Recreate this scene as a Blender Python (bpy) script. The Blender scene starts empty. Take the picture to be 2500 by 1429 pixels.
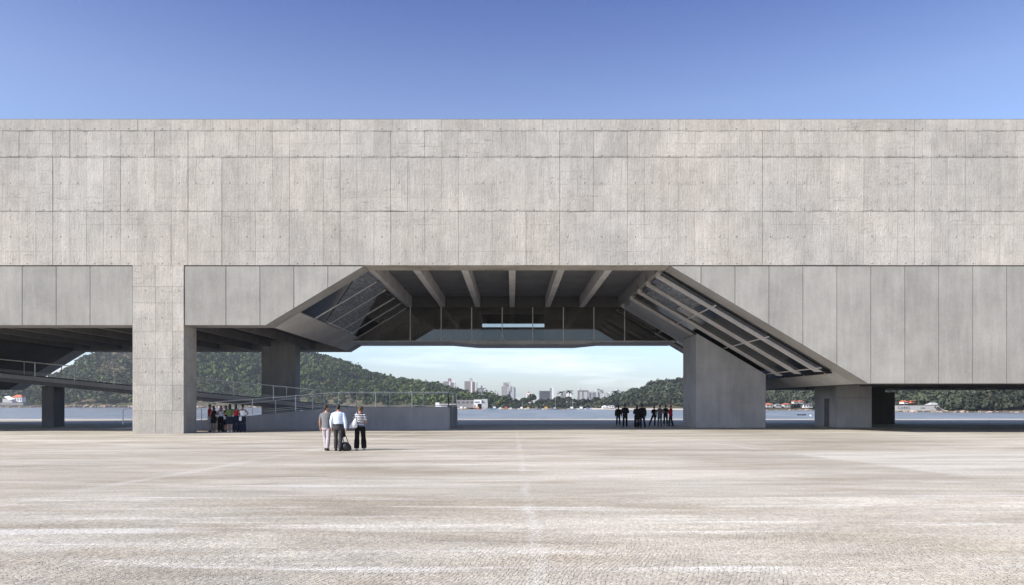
import bpy, bmesh, math, random
import numpy as np
from mathutils import Vector, Matrix, Quaternion

random.seed(7)
rng = np.random.default_rng(7)
S = bpy.context.scene
COL = S.collection
F = 1850.0      # focal length in photo pixels
EYE = 1.8       # camera height

# ------------------------------------------------------------------ camera, sky, sun, exposure
cam = bpy.data.cameras.new('camera')
cam.sensor_width = 36.0
cam.lens = F / 2500 * 36.0
cam.shift_y = 270.5 / 2500
cam.clip_start = 0.1
cam.clip_end = 9000
camo = bpy.data.objects.new('camera', cam)
COL.objects.link(camo)
camo.location = (0, 0, EYE)
camo.rotation_euler = (math.radians(90), 0, 0)
S.camera = camo

LIGHT_DIR = Vector((1.35, 0.66, -1.0)).normalized()
SUN_EL = math.asin(-LIGHT_DIR.z)
SUN_ROT = math.atan2(-LIGHT_DIR.x, -LIGHT_DIR.y)

world = bpy.data.worlds.new('World')
S.world = world
world.use_nodes = True
wt = world.node_tree
wt.nodes.clear()
w_out = wt.nodes.new('ShaderNodeOutputWorld')
w_bg = wt.nodes.new('ShaderNodeBackground')
w_sky = wt.nodes.new('ShaderNodeTexSky')
w_sky.sky_type = 'NISHITA'
w_sky.sun_disc = False
w_sky.sun_elevation = SUN_EL
w_sky.sun_rotation = SUN_ROT % (2 * math.pi)
w_sky.air_density = 1.0
w_sky.dust_density = 1.0
w_sky.ozone_density = 2.0
w_bg.inputs['Strength'].default_value = 0.12
# grade of the sky by height above the horizon, the same all the way round, with thin cirrus near the horizon
w_geo = wt.nodes.new('ShaderNodeTexCoord')
w_sep = wt.nodes.new('ShaderNodeSeparateXYZ')
wt.links.new(w_geo.outputs['Generated'], w_sep.inputs[0])
w_ramp = wt.nodes.new('ShaderNodeValToRGB')
cr = w_ramp.color_ramp
cr.elements[0].position = 0.0
cr.elements[0].color = (1.12, 1.22, 1.46, 1)
cr.elements[1].position = 1.0
cr.elements[1].color = (0.62, 0.66, 0.90, 1)
for p, c in ((0.09, (1.12, 1.20, 1.40, 1)), (0.27, (1.16, 1.12, 1.24, 1)), (0.36, (1.12, 1.03, 1.18, 1)), (0.47, (0.68, 0.68, 1.0, 1))):
    e = cr.elements.new(p)
    e.color = c
wt.links.new(w_sep.outputs['Z'], w_ramp.inputs['Fac'])
w_mul = wt.nodes.new('ShaderNodeMix')
w_mul.data_type = 'RGBA'
w_mul.blend_type = 'MULTIPLY'
w_mul.inputs['Factor'].default_value = 1.0
wt.links.new(w_sky.outputs[0], w_mul.inputs['A'])
wt.links.new(w_ramp.outputs[0], w_mul.inputs['B'])
w_map = wt.nodes.new('ShaderNodeMapping')
w_map.inputs['Scale'].default_value = (3.0, 3.0, 26.0)
wt.links.new(w_geo.outputs['Generated'], w_map.inputs['Vector'])
w_noi = wt.nodes.new('ShaderNodeTexNoise')
w_noi.inputs['Scale'].default_value = 1.0
w_noi.inputs['Detail'].default_value = 6
w_noi.inputs['Roughness'].default_value = 0.6
wt.links.new(w_map.outputs[0], w_noi.inputs['Vector'])
w_cr2 = wt.nodes.new('ShaderNodeMapRange')
w_cr2.inputs['From Min'].default_value = 0.5
w_cr2.inputs['From Max'].default_value = 0.75
wt.links.new(w_noi.outputs['Fac'], w_cr2.inputs['Value'])
w_low = wt.nodes.new('ShaderNodeMapRange')
w_low.inputs['From Min'].default_value = 0.16
w_low.inputs['From Max'].default_value = 0.04
wt.links.new(w_sep.outputs['Z'], w_low.inputs['Value'])
w_m1 = wt.nodes.new('ShaderNodeMath')
w_m1.operation = 'MULTIPLY'
wt.links.new(w_cr2.outputs[0], w_m1.inputs[0])
wt.links.new(w_low.outputs[0], w_m1.inputs[1])
w_m2 = wt.nodes.new('ShaderNodeMath')
w_m2.operation = 'MULTIPLY'
w_m2.inputs[1].default_value = 0.8
wt.links.new(w_m1.outputs[0], w_m2.inputs[0])
w_cl = wt.nodes.new('ShaderNodeMix')
w_cl.data_type = 'RGBA'
wt.links.new(w_m2.outputs[0], w_cl.inputs['Factor'])
wt.links.new(w_mul.outputs['Result'], w_cl.inputs['A'])
w_cl.inputs['B'].default_value = (9.3, 9.8, 10.4, 1)
wt.links.new(w_cl.outputs['Result'], w_bg.inputs['Color'])
wt.links.new(w_bg.outputs[0], w_out.inputs['Surface'])

sun = bpy.data.lights.new('sun', 'SUN')
sun.energy = 5.0
sun.angle = math.radians(0.5)
sun.color = (1.0, 0.953, 0.872)
suno = bpy.data.objects.new('sun', sun)
COL.objects.link(suno)
suno.location = (-40, -30, 60)
suno.rotation_euler = LIGHT_DIR.to_track_quat('-Z', 'Y').to_euler()

S.view_settings.view_transform = 'Standard'
S.view_settings.look = 'None'
S.view_settings.exposure = 0.5
S.view_settings.gamma = 1.0
S.view_settings.use_curve_mapping = False


# ------------------------------------------------------------------ helpers
def X_(px, Y):
    return (px - 1250) * Y / F


def Z_(py, Y):
    return EYE - (py - 985) * Y / F


class MB:
    def __init__(self):
        self.v, self.f = [], []

    def add(self, verts, faces):
        n = len(self.v)
        self.v += [tuple(p) for p in verts]
        self.f += [[i + n for i in q] for q in faces]
        return self

    def box(self, x0, x1, y0, y1, z0, z1):
        return self.add([(x0, y0, z0), (x1, y0, z0), (x1, y1, z0), (x0, y1, z0),
                         (x0, y0, z1), (x1, y0, z1), (x1, y1, z1), (x0, y1, z1)],
                        [(0, 3, 2, 1), (4, 5, 6, 7), (0, 1, 5, 4), (1, 2, 6, 5), (2, 3, 7, 6), (3, 0, 4, 7)])

    def prism(self, poly, y0, y1):                       # polygon in X-Z pushed along Y
        n = len(poly)
        v = [(x, y0, z) for x, z in poly] + [(x, y1, z) for x, z in poly]
        f = [list(range(n)), list(range(2 * n - 1, n - 1, -1))]
        f += [(i, (i + 1) % n, n + (i + 1) % n, n + i) for i in range(n)]
        return self.add(v, f)

    def prism_x(self, poly, x0, x1):                     # polygon in Y-Z pushed along X
        n = len(poly)
        v = [(x0, y, z) for y, z in poly] + [(x1, y, z) for y, z in poly]
        f = [list(range(n)), list(range(2 * n - 1, n - 1, -1))]
        f += [(i, (i + 1) % n, n + (i + 1) % n, n + i) for i in range(n)]
        return self.add(v, f)

    def panel(self, x0, x1, y, z0, z1, depth, c):        # slab facing -Y with chamfered front edges
        v = [(x0, y + depth, z0), (x1, y + depth, z0), (x1, y + depth, z1), (x0, y + depth, z1),
             (x0, y + c, z0), (x1, y + c, z0), (x1, y + c, z1), (x0, y + c, z1),
             (x0 + c, y, z0 + c), (x1 - c, y, z0 + c), (x1 - c, y, z1 - c), (x0 + c, y, z1 - c)]
        f = [(8, 9, 10, 11)]
        for i in range(4):
            j = (i + 1) % 4
            f += [(i, j, 4 + j, 4 + i), (4 + i, 4 + j, 8 + j, 8 + i)]
        return self.add(v, f)

    def tube(self, pts, radii, n=8, flat=1.0):
        pts = [Vector(p) for p in pts]
        if not hasattr(radii, '__len__'):
            radii = [radii] * len(pts)
        rings = []
        ref = None
        for i, p in enumerate(pts):
            d = (pts[min(i + 1, len(pts) - 1)] - pts[max(i - 1, 0)]).normalized()
            if ref is None:
                ref = Vector((1, 0, 0)) if abs(d.x) < 0.8 else Vector((0, 1, 0))
            u = (ref - d * ref.dot(d)).normalized()
            w = d.cross(u)
            ref = u
            rings.append([p + (u * math.cos(a) + w * math.sin(a) * flat) * radii[i]
                          for a in (2 * math.pi * k / n for k in range(n))])
        v = [q for r in rings for q in r]
        f = []
        for i in range(len(rings) - 1):
            for k in range(n):
                a, b = i * n + k, i * n + (k + 1) % n
                f.append((a, b, b + n, a + n))
        f.append(list(range(n))[::-1])
        f.append([(len(rings) - 1) * n + k for k in range(n)])
        return self.add(v, f)

    def loft(self, rings, n=16):                         # rings: (cx, cy, cz, rx, ry)
        v = []
        for cx, cy, cz, rx, ry in rings:
            v += [(cx + rx * math.cos(2 * math.pi * k / n), cy + ry * math.sin(2 * math.pi * k / n), cz) for k in range(n)]
        f = []
        for i in range(len(rings) - 1):
            for k in range(n):
                a, b = i * n + k, i * n + (k + 1) % n
                f.append((a, b, b + n, a + n))
        f.append(list(range(n))[::-1])
        f.append([(len(rings) - 1) * n + k for k in range(n)])
        return self.add(v, f)

    def ball(self, c, r, n=12, m=8, rot=None):
        if not hasattr(r, '__len__'):
            r = (r, r, r)
        c = Vector(c)
        v = [(0, 0, r[2])]
        for i in range(1, m):
            t = math.pi * i / m
            for k in range(n):
                a = 2 * math.pi * k / n
                v.append((r[0] * math.sin(t) * math.cos(a), r[1] * math.sin(t) * math.sin(a), r[2] * math.cos(t)))
        v.append((0, 0, -r[2]))
        f = [(0, 1 + k, 1 + (k + 1) % n) for k in range(n)]
        for i in range(m - 2):
            for k in range(n):
                a, b = 1 + i * n + k, 1 + i * n + (k + 1) % n
                f.append((a, a + n, b + n, b))
        L = len(v) - 1
        f += [(L, 1 + (m - 2) * n + (k + 1) % n, 1 + (m - 2) * n + k) for k in range(n)]
        vv = []
        for p in v:
            p = Vector(p)
            if rot is not None:
                p = rot @ p
            vv.append(c + p)
        return self.add(vv, f)

    def mesh(self, name, mat=None, smooth=False):
        me = bpy.data.meshes.new(name)
        me.from_pydata(self.v, [], self.f)
        bm = bmesh.new()
        bm.from_mesh(me)
        bmesh.ops.recalc_face_normals(bm, faces=bm.faces)
        bm.to_mesh(me)
        bm.free()
        if mat:
            me.materials.append(mat)
        if smooth:
            me.polygons.foreach_set('use_smooth', [True] * len(me.polygons))
        return me


WLOC = {}


def tag(o, label=None, cat=None, group=None, kind=None):
    if label:
        o['label'] = label
    if cat:
        o['category'] = cat
    if group:
        o['group'] = group
    if kind:
        o['kind'] = kind
    return o


def attach(o, parent):
    if parent is not None:
        o.parent = parent
        o.matrix_parent_inverse = Matrix.Translation(WLOC[parent.name]).inverted()


def link(name, data, parent=None, loc=(0, 0, 0), **kw):
    o = bpy.data.objects.new(name, data)
    COL.objects.link(o)
    o.location = loc
    WLOC[o.name] = Vector(loc)
    attach(o, parent)
    return tag(o, **kw)


def mk(name, mb, mat, parent=None, loc=(0, 0, 0), smooth=False, **kw):
    return link(name, mb.mesh(name, mat, smooth), parent, loc, **kw)


def empty(name, loc, **kw):
    o = link(name, None, None, loc, **kw)
    o.empty_display_size = 0.5
    return o


# ------------------------------------------------------------------ materials
class NT:
    def __init__(self, name):
        self.m = bpy.data.materials.new(name)
        self.m.use_nodes = True
        self.t = self.m.node_tree
        self.b = self.t.nodes['Principled BSDF']
        self.out = self.t.nodes['Material Output']
        self._pos = None

    def n(self, kind, **props):
        nd = self.t.nodes.new(kind)
        for k, v in props.items():
            setattr(nd, k, v)
        return nd

    def lk(self, a, b):
        self.t.links.new(a, b)

    @property
    def pos(self):
        if self._pos is None:
            self._pos = self.n('ShaderNodeNewGeometry').outputs['Position']
        return self._pos

    def objco(self):
        return self.n('ShaderNodeTexCoord').outputs['Object']

    def scale(self, vec, s):
        nd = self.n('ShaderNodeVectorMath', operation='MULTIPLY')
        self.lk(vec, nd.inputs[0])
        nd.inputs[1].default_value = s
        return nd.outputs[0]

    def noise(self, vec, s=1.0, detail=4, rough=0.55, dist=0.0):
        nd = self.n('ShaderNodeTexNoise')
        self.lk(vec, nd.inputs['Vector'])
        nd.inputs['Scale'].default_value = s
        nd.inputs['Detail'].default_value = detail
        nd.inputs['Roughness'].default_value = rough
        nd.inputs['Distortion'].default_value = dist
        return nd.outputs['Fac']

    def rng(self, val, a, b, c=0.0, d=1.0, clamp=True):
        nd = self.n('ShaderNodeMapRange')
        nd.clamp = clamp
        for i, x in enumerate((a, b, c, d)):
            nd.inputs[i + 1].default_value = x
        self.lk(val, nd.inputs[0])
        return nd.outputs[0]

    def math(self, op, a, b=None, c=None):
        nd = self.n('ShaderNodeMath', operation=op)
        for i, x in enumerate((a, b, c)):
            if x is None:
                continue
            if isinstance(x, (int, float)):
                nd.inputs[i].default_value = x
            else:
                self.lk(x, nd.inputs[i])
        return nd.outputs[0]

    def mix(self, fac, a, b, blend='MIX'):
        nd = self.n('ShaderNodeMix', data_type='RGBA', blend_type=blend)
        for key, x in (('Factor', fac), ('A', a), ('B', b)):
            if isinstance(x, (int, float)):
                nd.inputs[key].default_value = x
            elif isinstance(x, tuple):
                nd.inputs[key].default_value = (*x, 1)
            else:
                self.lk(x, nd.inputs[key])
        return nd.outputs['Result']

    def gray(self, v):
        nd = self.n('ShaderNodeCombineColor')
        for i in range(3):
            self.lk(v, nd.inputs[i])
        return nd.outputs[0]

    def xyz(self, vec=None):
        nd = self.n('ShaderNodeSeparateXYZ')
        self.lk(vec if vec is not None else self.pos, nd.inputs[0])
        return nd.outputs

    def color(self, c):
        if isinstance(c, tuple):
            self.b.inputs['Base Color'].default_value = (*c, 1)
        else:
            self.lk(c, self.b.inputs['Base Color'])

    def bump(self, h, strength=0.5, dist=0.02):
        nd = self.n('ShaderNodeBump')
        nd.inputs['Strength'].default_value = strength
        nd.inputs['Distance'].default_value = dist
        self.lk(h, nd.inputs['Height'])
        self.lk(nd.outputs[0], self.b.inputs['Normal'])

    def set(self, rough=0.8, spec=0.3, metal=0.0):
        self.b.inputs['Roughness'].default_value = rough
        self.b.inputs['Specular IOR Level'].default_value = spec
        self.b.inputs['Metallic'].default_value = metal
        return self.m


def plain(name, c, rough=0.75, spec=0.3, metal=0.0, var=0.12, scale=3.0):
    k = NT(name)
    f = k.noise(k.objco(), scale, 4)
    k.color(k.mix(1.0, c, k.gray(k.rng(f, 0.3, 0.7, 1 - var, 1 + var)), 'MULTIPLY'))
    return k.set(rough, spec, metal)


def make_rough_concrete():
    k = NT('board_marked_concrete')
    x, y, z = k.xyz()
    rnd = k.n('ShaderNodeObjectInfo').outputs['Random']
    # board marks: narrow vertical ridges whose strength wanders
    boards = k.noise(k.scale(k.pos, (14.0, 3.0, 0.35)), 1.0, 3, 0.6)
    streak = k.noise(k.scale(k.pos, (2.2, 1.0, 0.16)), 1.0, 5, 0.65)
    big = k.noise(k.pos, 0.22, 4, 0.6)
    pits = k.noise(k.pos, 7.0, 5, 0.7)
    rag = k.noise(k.scale(k.pos, (1.1, 1.0, 3.6)), 1.0, 6, 0.7, 0.6)
    # faint horizontal board ends every 0.8 m, broken up by noise
    zl = k.math('MULTIPLY', k.math('ADD', z, k.math('MULTIPLY', k.math('SUBTRACT', rag, 0.5), 0.05)), 1 / 0.8)
    zf = k.math('ABSOLUTE', k.math('SUBTRACT', k.math('FRACT', zl), 0.5))
    hline = k.math('MULTIPLY', k.rng(zf, 0.025, 0.0), k.rng(k.noise(k.scale(k.pos, (0.45, 1, 1.25)), 1.0, 3), 0.46, 0.6))
    # tie holes on a 1.0 x 0.8 m grid, some missing
    hx = k.math('SUBTRACT', k.math('FRACT', k.math('ADD', k.math('MULTIPLY', x, 1.0 / 1.0035), 0.175)), 0.5)
    hz = k.math('SUBTRACT', k.math('FRACT', k.math('ADD', k.math('MULTIPLY', z, 1 / 1.6), 0.2)), 0.5)
    hd = k.math('SQRT', k.math('ADD', k.math('MULTIPLY', hx, hx), k.math('MULTIPLY', k.math('MULTIPLY', hz, 1.6), k.math('MULTIPLY', hz, 1.6))))
    hole = k.math('MULTIPLY', k.rng(hd, 0.055, 0.03), k.rng(k.noise(k.pos, 0.55, 2), 0.45, 0.5))
    # dark ragged marks along the pour joints
    zw = k.math('ADD', z, k.math('MULTIPLY', k.math('SUBTRACT', rag, 0.5), 0.22))
    pour = k.rng(k.math('ABSOLUTE', k.math('SUBTRACT', zw, 13.19)), 0.07, 0.01)
    pour = k.math('MAXIMUM', pour, k.rng(k.math('ABSOLUTE', k.math('SUBTRACT', zw, 16.41)), 0.09, 0.01))
    pour = k.math('MAXIMUM', pour, k.rng(k.math('ABSOLUTE', k.math('SUBTRACT', zw, 17.96)), 0.05, 0.01))
    pour = k.math('MULTIPLY', pour, k.rng(k.noise(k.scale(k.pos, (0.7, 1, 2.0)), 1.0, 4, 0.7), 0.40, 0.58, 0.15, 1.0))
    scratch = k.noise(k.scale(k.pos, (9.0, 2.0, 1.6)), 1.0, 5, 0.75, 0.8)
    patch = k.rng(k.noise(k.scale(k.pos, (0.30, 1, 0.42)), 1.0, 4, 0.6), 0.45, 0.62)
    v = k.rng(big, 0.3, 0.7, 0.86, 1.08)
    v = k.math('MULTIPLY', v, k.rng(streak, 0.3, 0.72, 0.90, 1.06))
    v = k.math('MULTIPLY', v, k.rng(pits, 0.28, 0.60, 0.87, 1.04))
    v = k.math('MULTIPLY', v, k.rng(boards, 0.3, 0.7, 0.92, 1.05))
    v = k.math('MULTIPLY', v, k.rng(k.math('MULTIPLY', k.rng(scratch, 0.56, 0.74), patch), 0, 1, 1.0, 0.72))
    v = k.math('MULTIPLY', v, k.rng(rag, 0.62, 0.78, 1.0, 0.78))
    v = k.math('MULTIPLY', v, k.math('SUBTRACT', 1.0, k.math('MULTIPLY', hline, 0.26)))
    v = k.math('MULTIPLY', v, k.math('SUBTRACT', 1.0, k.math('MULTIPLY', pour, 0.42)))
    v = k.math('MULTIPLY', v, k.math('SUBTRACT', 1.0, k.math('MULTIPLY', hole, 0.45)))
    v = k.math('MULTIPLY', v, k.rng(rnd, 0, 1, 0.915, 1.045))
    # ripples and honeycombing that come and go from bay to bay
    ripple = k.noise(k.scale(k.pos, (0.9, 1.0, 5.5)), 1.0, 6, 0.72, 1.2)
    bayn = k.rng(k.noise(k.scale(k.pos, (0.16, 1, 0.34)), 1.0, 2, 0.5), 0.50, 0.62)
    rip = k.math('MULTIPLY', k.rng(ripple, 0.56, 0.70), bayn)
    v = k.math('MULTIPLY', v, k.math('SUBTRACT', 1.0, k.math('MULTIPLY', rip, 0.30)))
    mid = k.noise(k.scale(k.pos, (1.3, 1, 1.0)), 1.0, 5, 0.65)
    v = k.math('MULTIPLY', v, k.rng(mid, 0.32, 0.66, 0.86, 1.06))
    hue = k.noise(k.pos, 0.13, 3)
    base = k.mix(k.rng(hue, 0.35, 0.65), (0.530, 0.492, 0.437), (0.482, 0.462, 0.420))
    k.color(k.mix(1.0, base, k.gray(v), 'MULTIPLY'))
    h = k.math('ADD', k.math('MULTIPLY', boards, 0.5), k.math('MULTIPLY', pits, 0.7))
    h = k.math('ADD', h, k.math('MULTIPLY', rag, 0.5))
    h = k.math('SUBTRACT', h, k.math('MULTIPLY', k.rng(scratch, 0.5, 0.75), 0.5))
    h = k.math('SUBTRACT', h, k.math('ADD', k.math('MULTIPLY', hline, 0.35), k.math('MULTIPLY', hole, 0.8)))
    h = k.math('SUBTRACT', h, k.math('ADD', k.math('MULTIPLY', pour, 0.6), k.math('MULTIPLY', rip, 0.5)))
    k.bump(h, 0.5, 0.055)
    return k.set(0.9, 0.15)


def make_smooth_concrete(name, base, bump=0.18, tint=0.05):
    k = NT(name)
    rnd = k.n('ShaderNodeObjectInfo').outputs['Random']
    big = k.noise(k.pos, 0.45, 4, 0.6)
    st = k.noise(k.scale(k.pos, (3.0, 3.0, 0.35)), 1.0, 4, 0.6)
    pit = k.noise(k.pos, 9.0, 5, 0.7)
    v = k.math('MULTIPLY', k.rng(big, 0.32, 0.68, 0.84, 1.10), k.rng(st, 0.3, 0.7, 0.90, 1.06))
    v = k.math('MULTIPLY', v, k.rng(pit, 0.3, 0.6, 0.93, 1.02))
    v = k.math('MULTIPLY', v, k.rng(rnd, 0, 1, 1 - tint, 1 + tint))
    k.color(k.mix(1.0, base, k.gray(v), 'MULTIPLY'))
    k.bump(k.math('ADD', pit, k.math('MULTIPLY', st, 0.6)), bump, 0.03)
    return k.set(0.85, 0.2)


def ground_color(k):
    x, y, z = k.xyz()
    band = k.noise(k.scale(k.pos, (0.10, 0.42, 1)), 1.0, 6, 0.62, 0.3)
    fine = k.noise(k.scale(k.pos, (0.7, 2.4, 1)), 1.0, 5, 0.6)
    rust = k.noise(k.scale(k.pos, (0.35, 0.9, 1)), 1.0, 4, 0.6, 0.5)
    c = k.mix(k.rng(band, 0.34, 0.66), (0.39, 0.345, 0.268), (0.665, 0.622, 0.532))
    c = k.mix(k.rng(rust, 0.52, 0.74, 0, 0.65), c, (0.42, 0.345, 0.25))
    c = k.mix(1.0, c, k.gray(k.rng(fine, 0.3, 0.7, 0.86, 1.10)), 'MULTIPLY')
    wide = k.noise(k.scale(k.pos, (0.045, 0.07, 1)), 1.0, 3, 0.5)
    c = k.mix(1.0, c, k.gray(k.rng(wide, 0.36, 0.6, 0.80, 1.06)), 'MULTIPLY')
    wisp = k.noise(k.scale(k.pos, (0.16, 1.9, 1)), 1.0, 5, 0.6, 0.4)
    c = k.mix(k.rng(wisp, 0.56, 0.72, 0, 0.75), c, (0.78, 0.755, 0.70))
    # paler worn bay lines that run towards the building, and a pale bay at the right
    wob = k.math('MULTIPLY', k.math('SUBTRACT', k.noise(k.pos, 0.5, 2), 0.5), 0.35)
    xw = k.math('ADD', x, wob)
    l1 = k.rng(k.math('ABSOLUTE', k.math('SUBTRACT', xw, 0.30)), 0.13, 0.03)
    xl = k.math('ADD', xw, k.math('MULTIPLY', y, -0.085))
    l2 = k.rng(k.math('ABSOLUTE', k.math('ADD', xl, 10.15)), 0.30, 0.05)
    xr = k.math('ADD', xw, k.math('MULTIPLY', y, 0.145))
    l3 = k.rng(k.math('ABSOLUTE', k.math('SUBTRACT', xr, 13.97)), 0.25, 0.05)
    broken = k.rng(k.noise(k.scale(k.pos, (0.3, 0.3, 1)), 1.0, 3), 0.38, 0.6)
    ln = k.math('MULTIPLY', k.math('MAXIMUM', l1, k.math('MAXIMUM', l2, l3)), broken)
    bay = k.math('MULTIPLY', k.rng(xr, 13.85, 14.25), k.math('MULTIPLY', k.rng(y, 17.5, 19.5), k.rng(y, 29.5, 27.0)))
    bay = k.math('MULTIPLY', bay, k.rng(k.noise(k.scale(k.pos, (0.14, 1.1, 1)), 1.0, 5, 0.62, 0.4), 0.36, 0.58, 0.15, 1.0))
    c = k.mix(k.math('MULTIPLY', ln, 0.42), c, (0.68, 0.655, 0.61))
    yw = k.math('ADD', y, k.math('MULTIPLY', k.math('SUBTRACT', k.noise(k.scale(k.pos, (0.4, 1, 1)), 1.0, 3), 0.5), 0.3))
    worn = k.math('MULTIPLY', k.rng(k.math('ABSOLUTE', k.math('SUBTRACT', yw, k.math('MULTIPLY_ADD', x, 0.05, 10.9))), 0.30, 0.16), k.rng(x, -4.0, -5.2))
    c = k.mix(k.math('MULTIPLY', worn, 0.7), c, (0.72, 0.69, 0.63))
    return k.mix(k.math('MULTIPLY', bay, 0.8), c, (0.72, 0.682, 0.60))


def make_ground():
    k = NT('stone_mosaic_paving')
    c = ground_color(k)
    vor = k.n('ShaderNodeTexVoronoi', feature='DISTANCE_TO_EDGE')
    k.lk(k.pos, vor.inputs['Vector'])
    vor.inputs['Scale'].default_value = 1 / 0.062
    edge = k.rng(vor.outputs['Distance'], 0.10, 0.02)
    k.color(k.mix(k.math('MULTIPLY', edge, 0.45), c, (0.16, 0.14, 0.12)))
    k.bump(k.math('SUBTRACT', 1.0, edge), 0.3, 0.01)
    return k.set(0.85, 0.2)


def make_stone():
    k = NT('paving_stone')
    c = ground_color(k)
    at_ = k.n('ShaderNodeAttribute', attribute_name='tint').outputs['Fac']
    g = k.noise(k.pos, 60.0, 3)
    c = k.mix(1.0, c, k.gray(k.rng(at_, 0, 1, 0.86, 1.14)), 'MULTIPLY')
    c = k.mix(1.0, c, k.gray(k.rng(g, 0.3, 0.7, 0.92, 1.08)), 'MULTIPLY')
    k.color(c)
    return k.set(0.7, 0.3)


def make_leaf(name, dark, light, warm):
    k = NT(name)
    t = k.n('ShaderNodeAttribute', attribute_name='tint').outputs['Fac']
    c = k.mix(k.rng(t, 0.0, 0.7), dark, light)
    c = k.mix(k.rng(t, 0.8, 1.0), c, warm)
    c = k.mix(1.0, c, k.gray(k.rng(k.noise(k.pos, 0.25, 3), 0.3, 0.7, 0.70, 1.25)), 'MULTIPLY')
    c = k.mix(1.0, c, k.gray(k.rng(k.noise(k.pos, 0.022, 4, 0.6), 0.35, 0.65, 0.55, 1.35)), 'MULTIPLY')
    k.color(c)
    return k.set(0.7, 0.25)


def make_terrain():
    k = NT('hillside_soil')
    n1 = k.noise(k.pos, 0.05, 5)
    n2 = k.noise(k.pos, 0.4, 4)
    c = k.mix(k.rng(n1, 0.4, 0.6), (0.065, 0.07, 0.035), (0.125, 0.105, 0.075))
    c = k.mix(1.0, c, k.gray(k.rng(n2, 0.3, 0.7, 0.75, 1.25)), 'MULTIPLY')
    k.color(c)
    return k.set(0.95, 0.1)


def make_water():
    k = NT('bay_water')
    n1 = k.noise(k.scale(k.pos, (0.5, 0.22, 1)), 1.0, 5, 0.65)
    n2 = k.noise(k.scale(k.pos, (0.06, 0.018, 1)), 1.0, 3, 0.6)
    k.color(k.mix(k.rng(n2, 0.35, 0.65), (0.15, 0.158, 0.152), (0.24, 0.242, 0.232)))
    k.bump(k.math('ADD', n1, k.math('MULTIPLY', n2, 2.0)), 0.9, 0.7)
    return k.set(0.32, 0.22)


def make_reflection():  # streaked blue-grey colour imitating rippled reflections in the sloped glass
    k = NT('painted_reflection')
    n1 = k.noise(k.scale(k.pos, (22.0, 1.2, 3.0)), 1.0, 2, 0.5, 0.3)
    n2 = k.noise(k.scale(k.pos, (1.2, 0.8, 1.2)), 1.0, 3)
    c = k.mix(k.rng(n1, 0.38, 0.62), (0.09, 0.10, 0.115), (0.27, 0.29, 0.325))
    k.color(k.mix(1.0, c, k.gray(k.rng(n2, 0.3, 0.7, 0.7, 1.2)), 'MULTIPLY'))
    k.bump(n1, 0.5, 0.03)
    return k.set(0.5, 0.3, 0.2)


def make_clear_glass():
    k = NT('gallery_glass')
    tr = k.n('ShaderNodeBsdfTransparent')
    tr.inputs[0].default_value = (0.78, 0.77, 0.74, 1)
    gl = k.n('ShaderNodeBsdfGlossy')
    gl.inputs['Roughness'].default_value = 0.02
    gl.inputs['Color'].default_value = (0.9, 0.92, 0.95, 1)
    fr = k.n('ShaderNodeFresnel')
    fr.inputs['IOR'].default_value = 1.6
    mx = k.n('ShaderNodeMixShader')
    k.lk(fr.outputs[0], mx.inputs[0])
    k.lk(tr.outputs[0], mx.inputs[1])
    k.lk(gl.outputs[0], mx.inputs[2])
    k.lk(mx.outputs[0], k.out.inputs['Surface'])
    return k.m


def make_check():
    k = NT('checked_shirt_cotton')
    x, y, z = k.xyz(k.objco())
    def stripes(v, f):
        return k.rng(k.math('SINE', k.math('MULTIPLY', v, f)), -0.2, 0.4)
    a = stripes(x, 150.0)
    b = stripes(z, 150.0)
    c = k.mix(k.math('MULTIPLY', a, b), (0.10, 0.10, 0.11), (0.42, 0.42, 0.43))
    k.color(c)
    return k.set(0.9, 0.1)


def make_stripe():
    k = NT('striped_jersey_cotton')
    x, y, z = k.xyz(k.objco())
    w = k.noise(k.objco(), 5.0, 2)
    zz = k.math('ADD', z, k.math('MULTIPLY', w, 0.03))
    s = k.rng(k.math('SINE', k.math('MULTIPLY', zz, 2 * math.pi / 0.062)), -0.05, 0.15)
    k.color(k.mix(s, (0.012, 0.012, 0.016), (0.75, 0.74, 0.73)))
    return k.set(0.9, 0.1)


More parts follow.
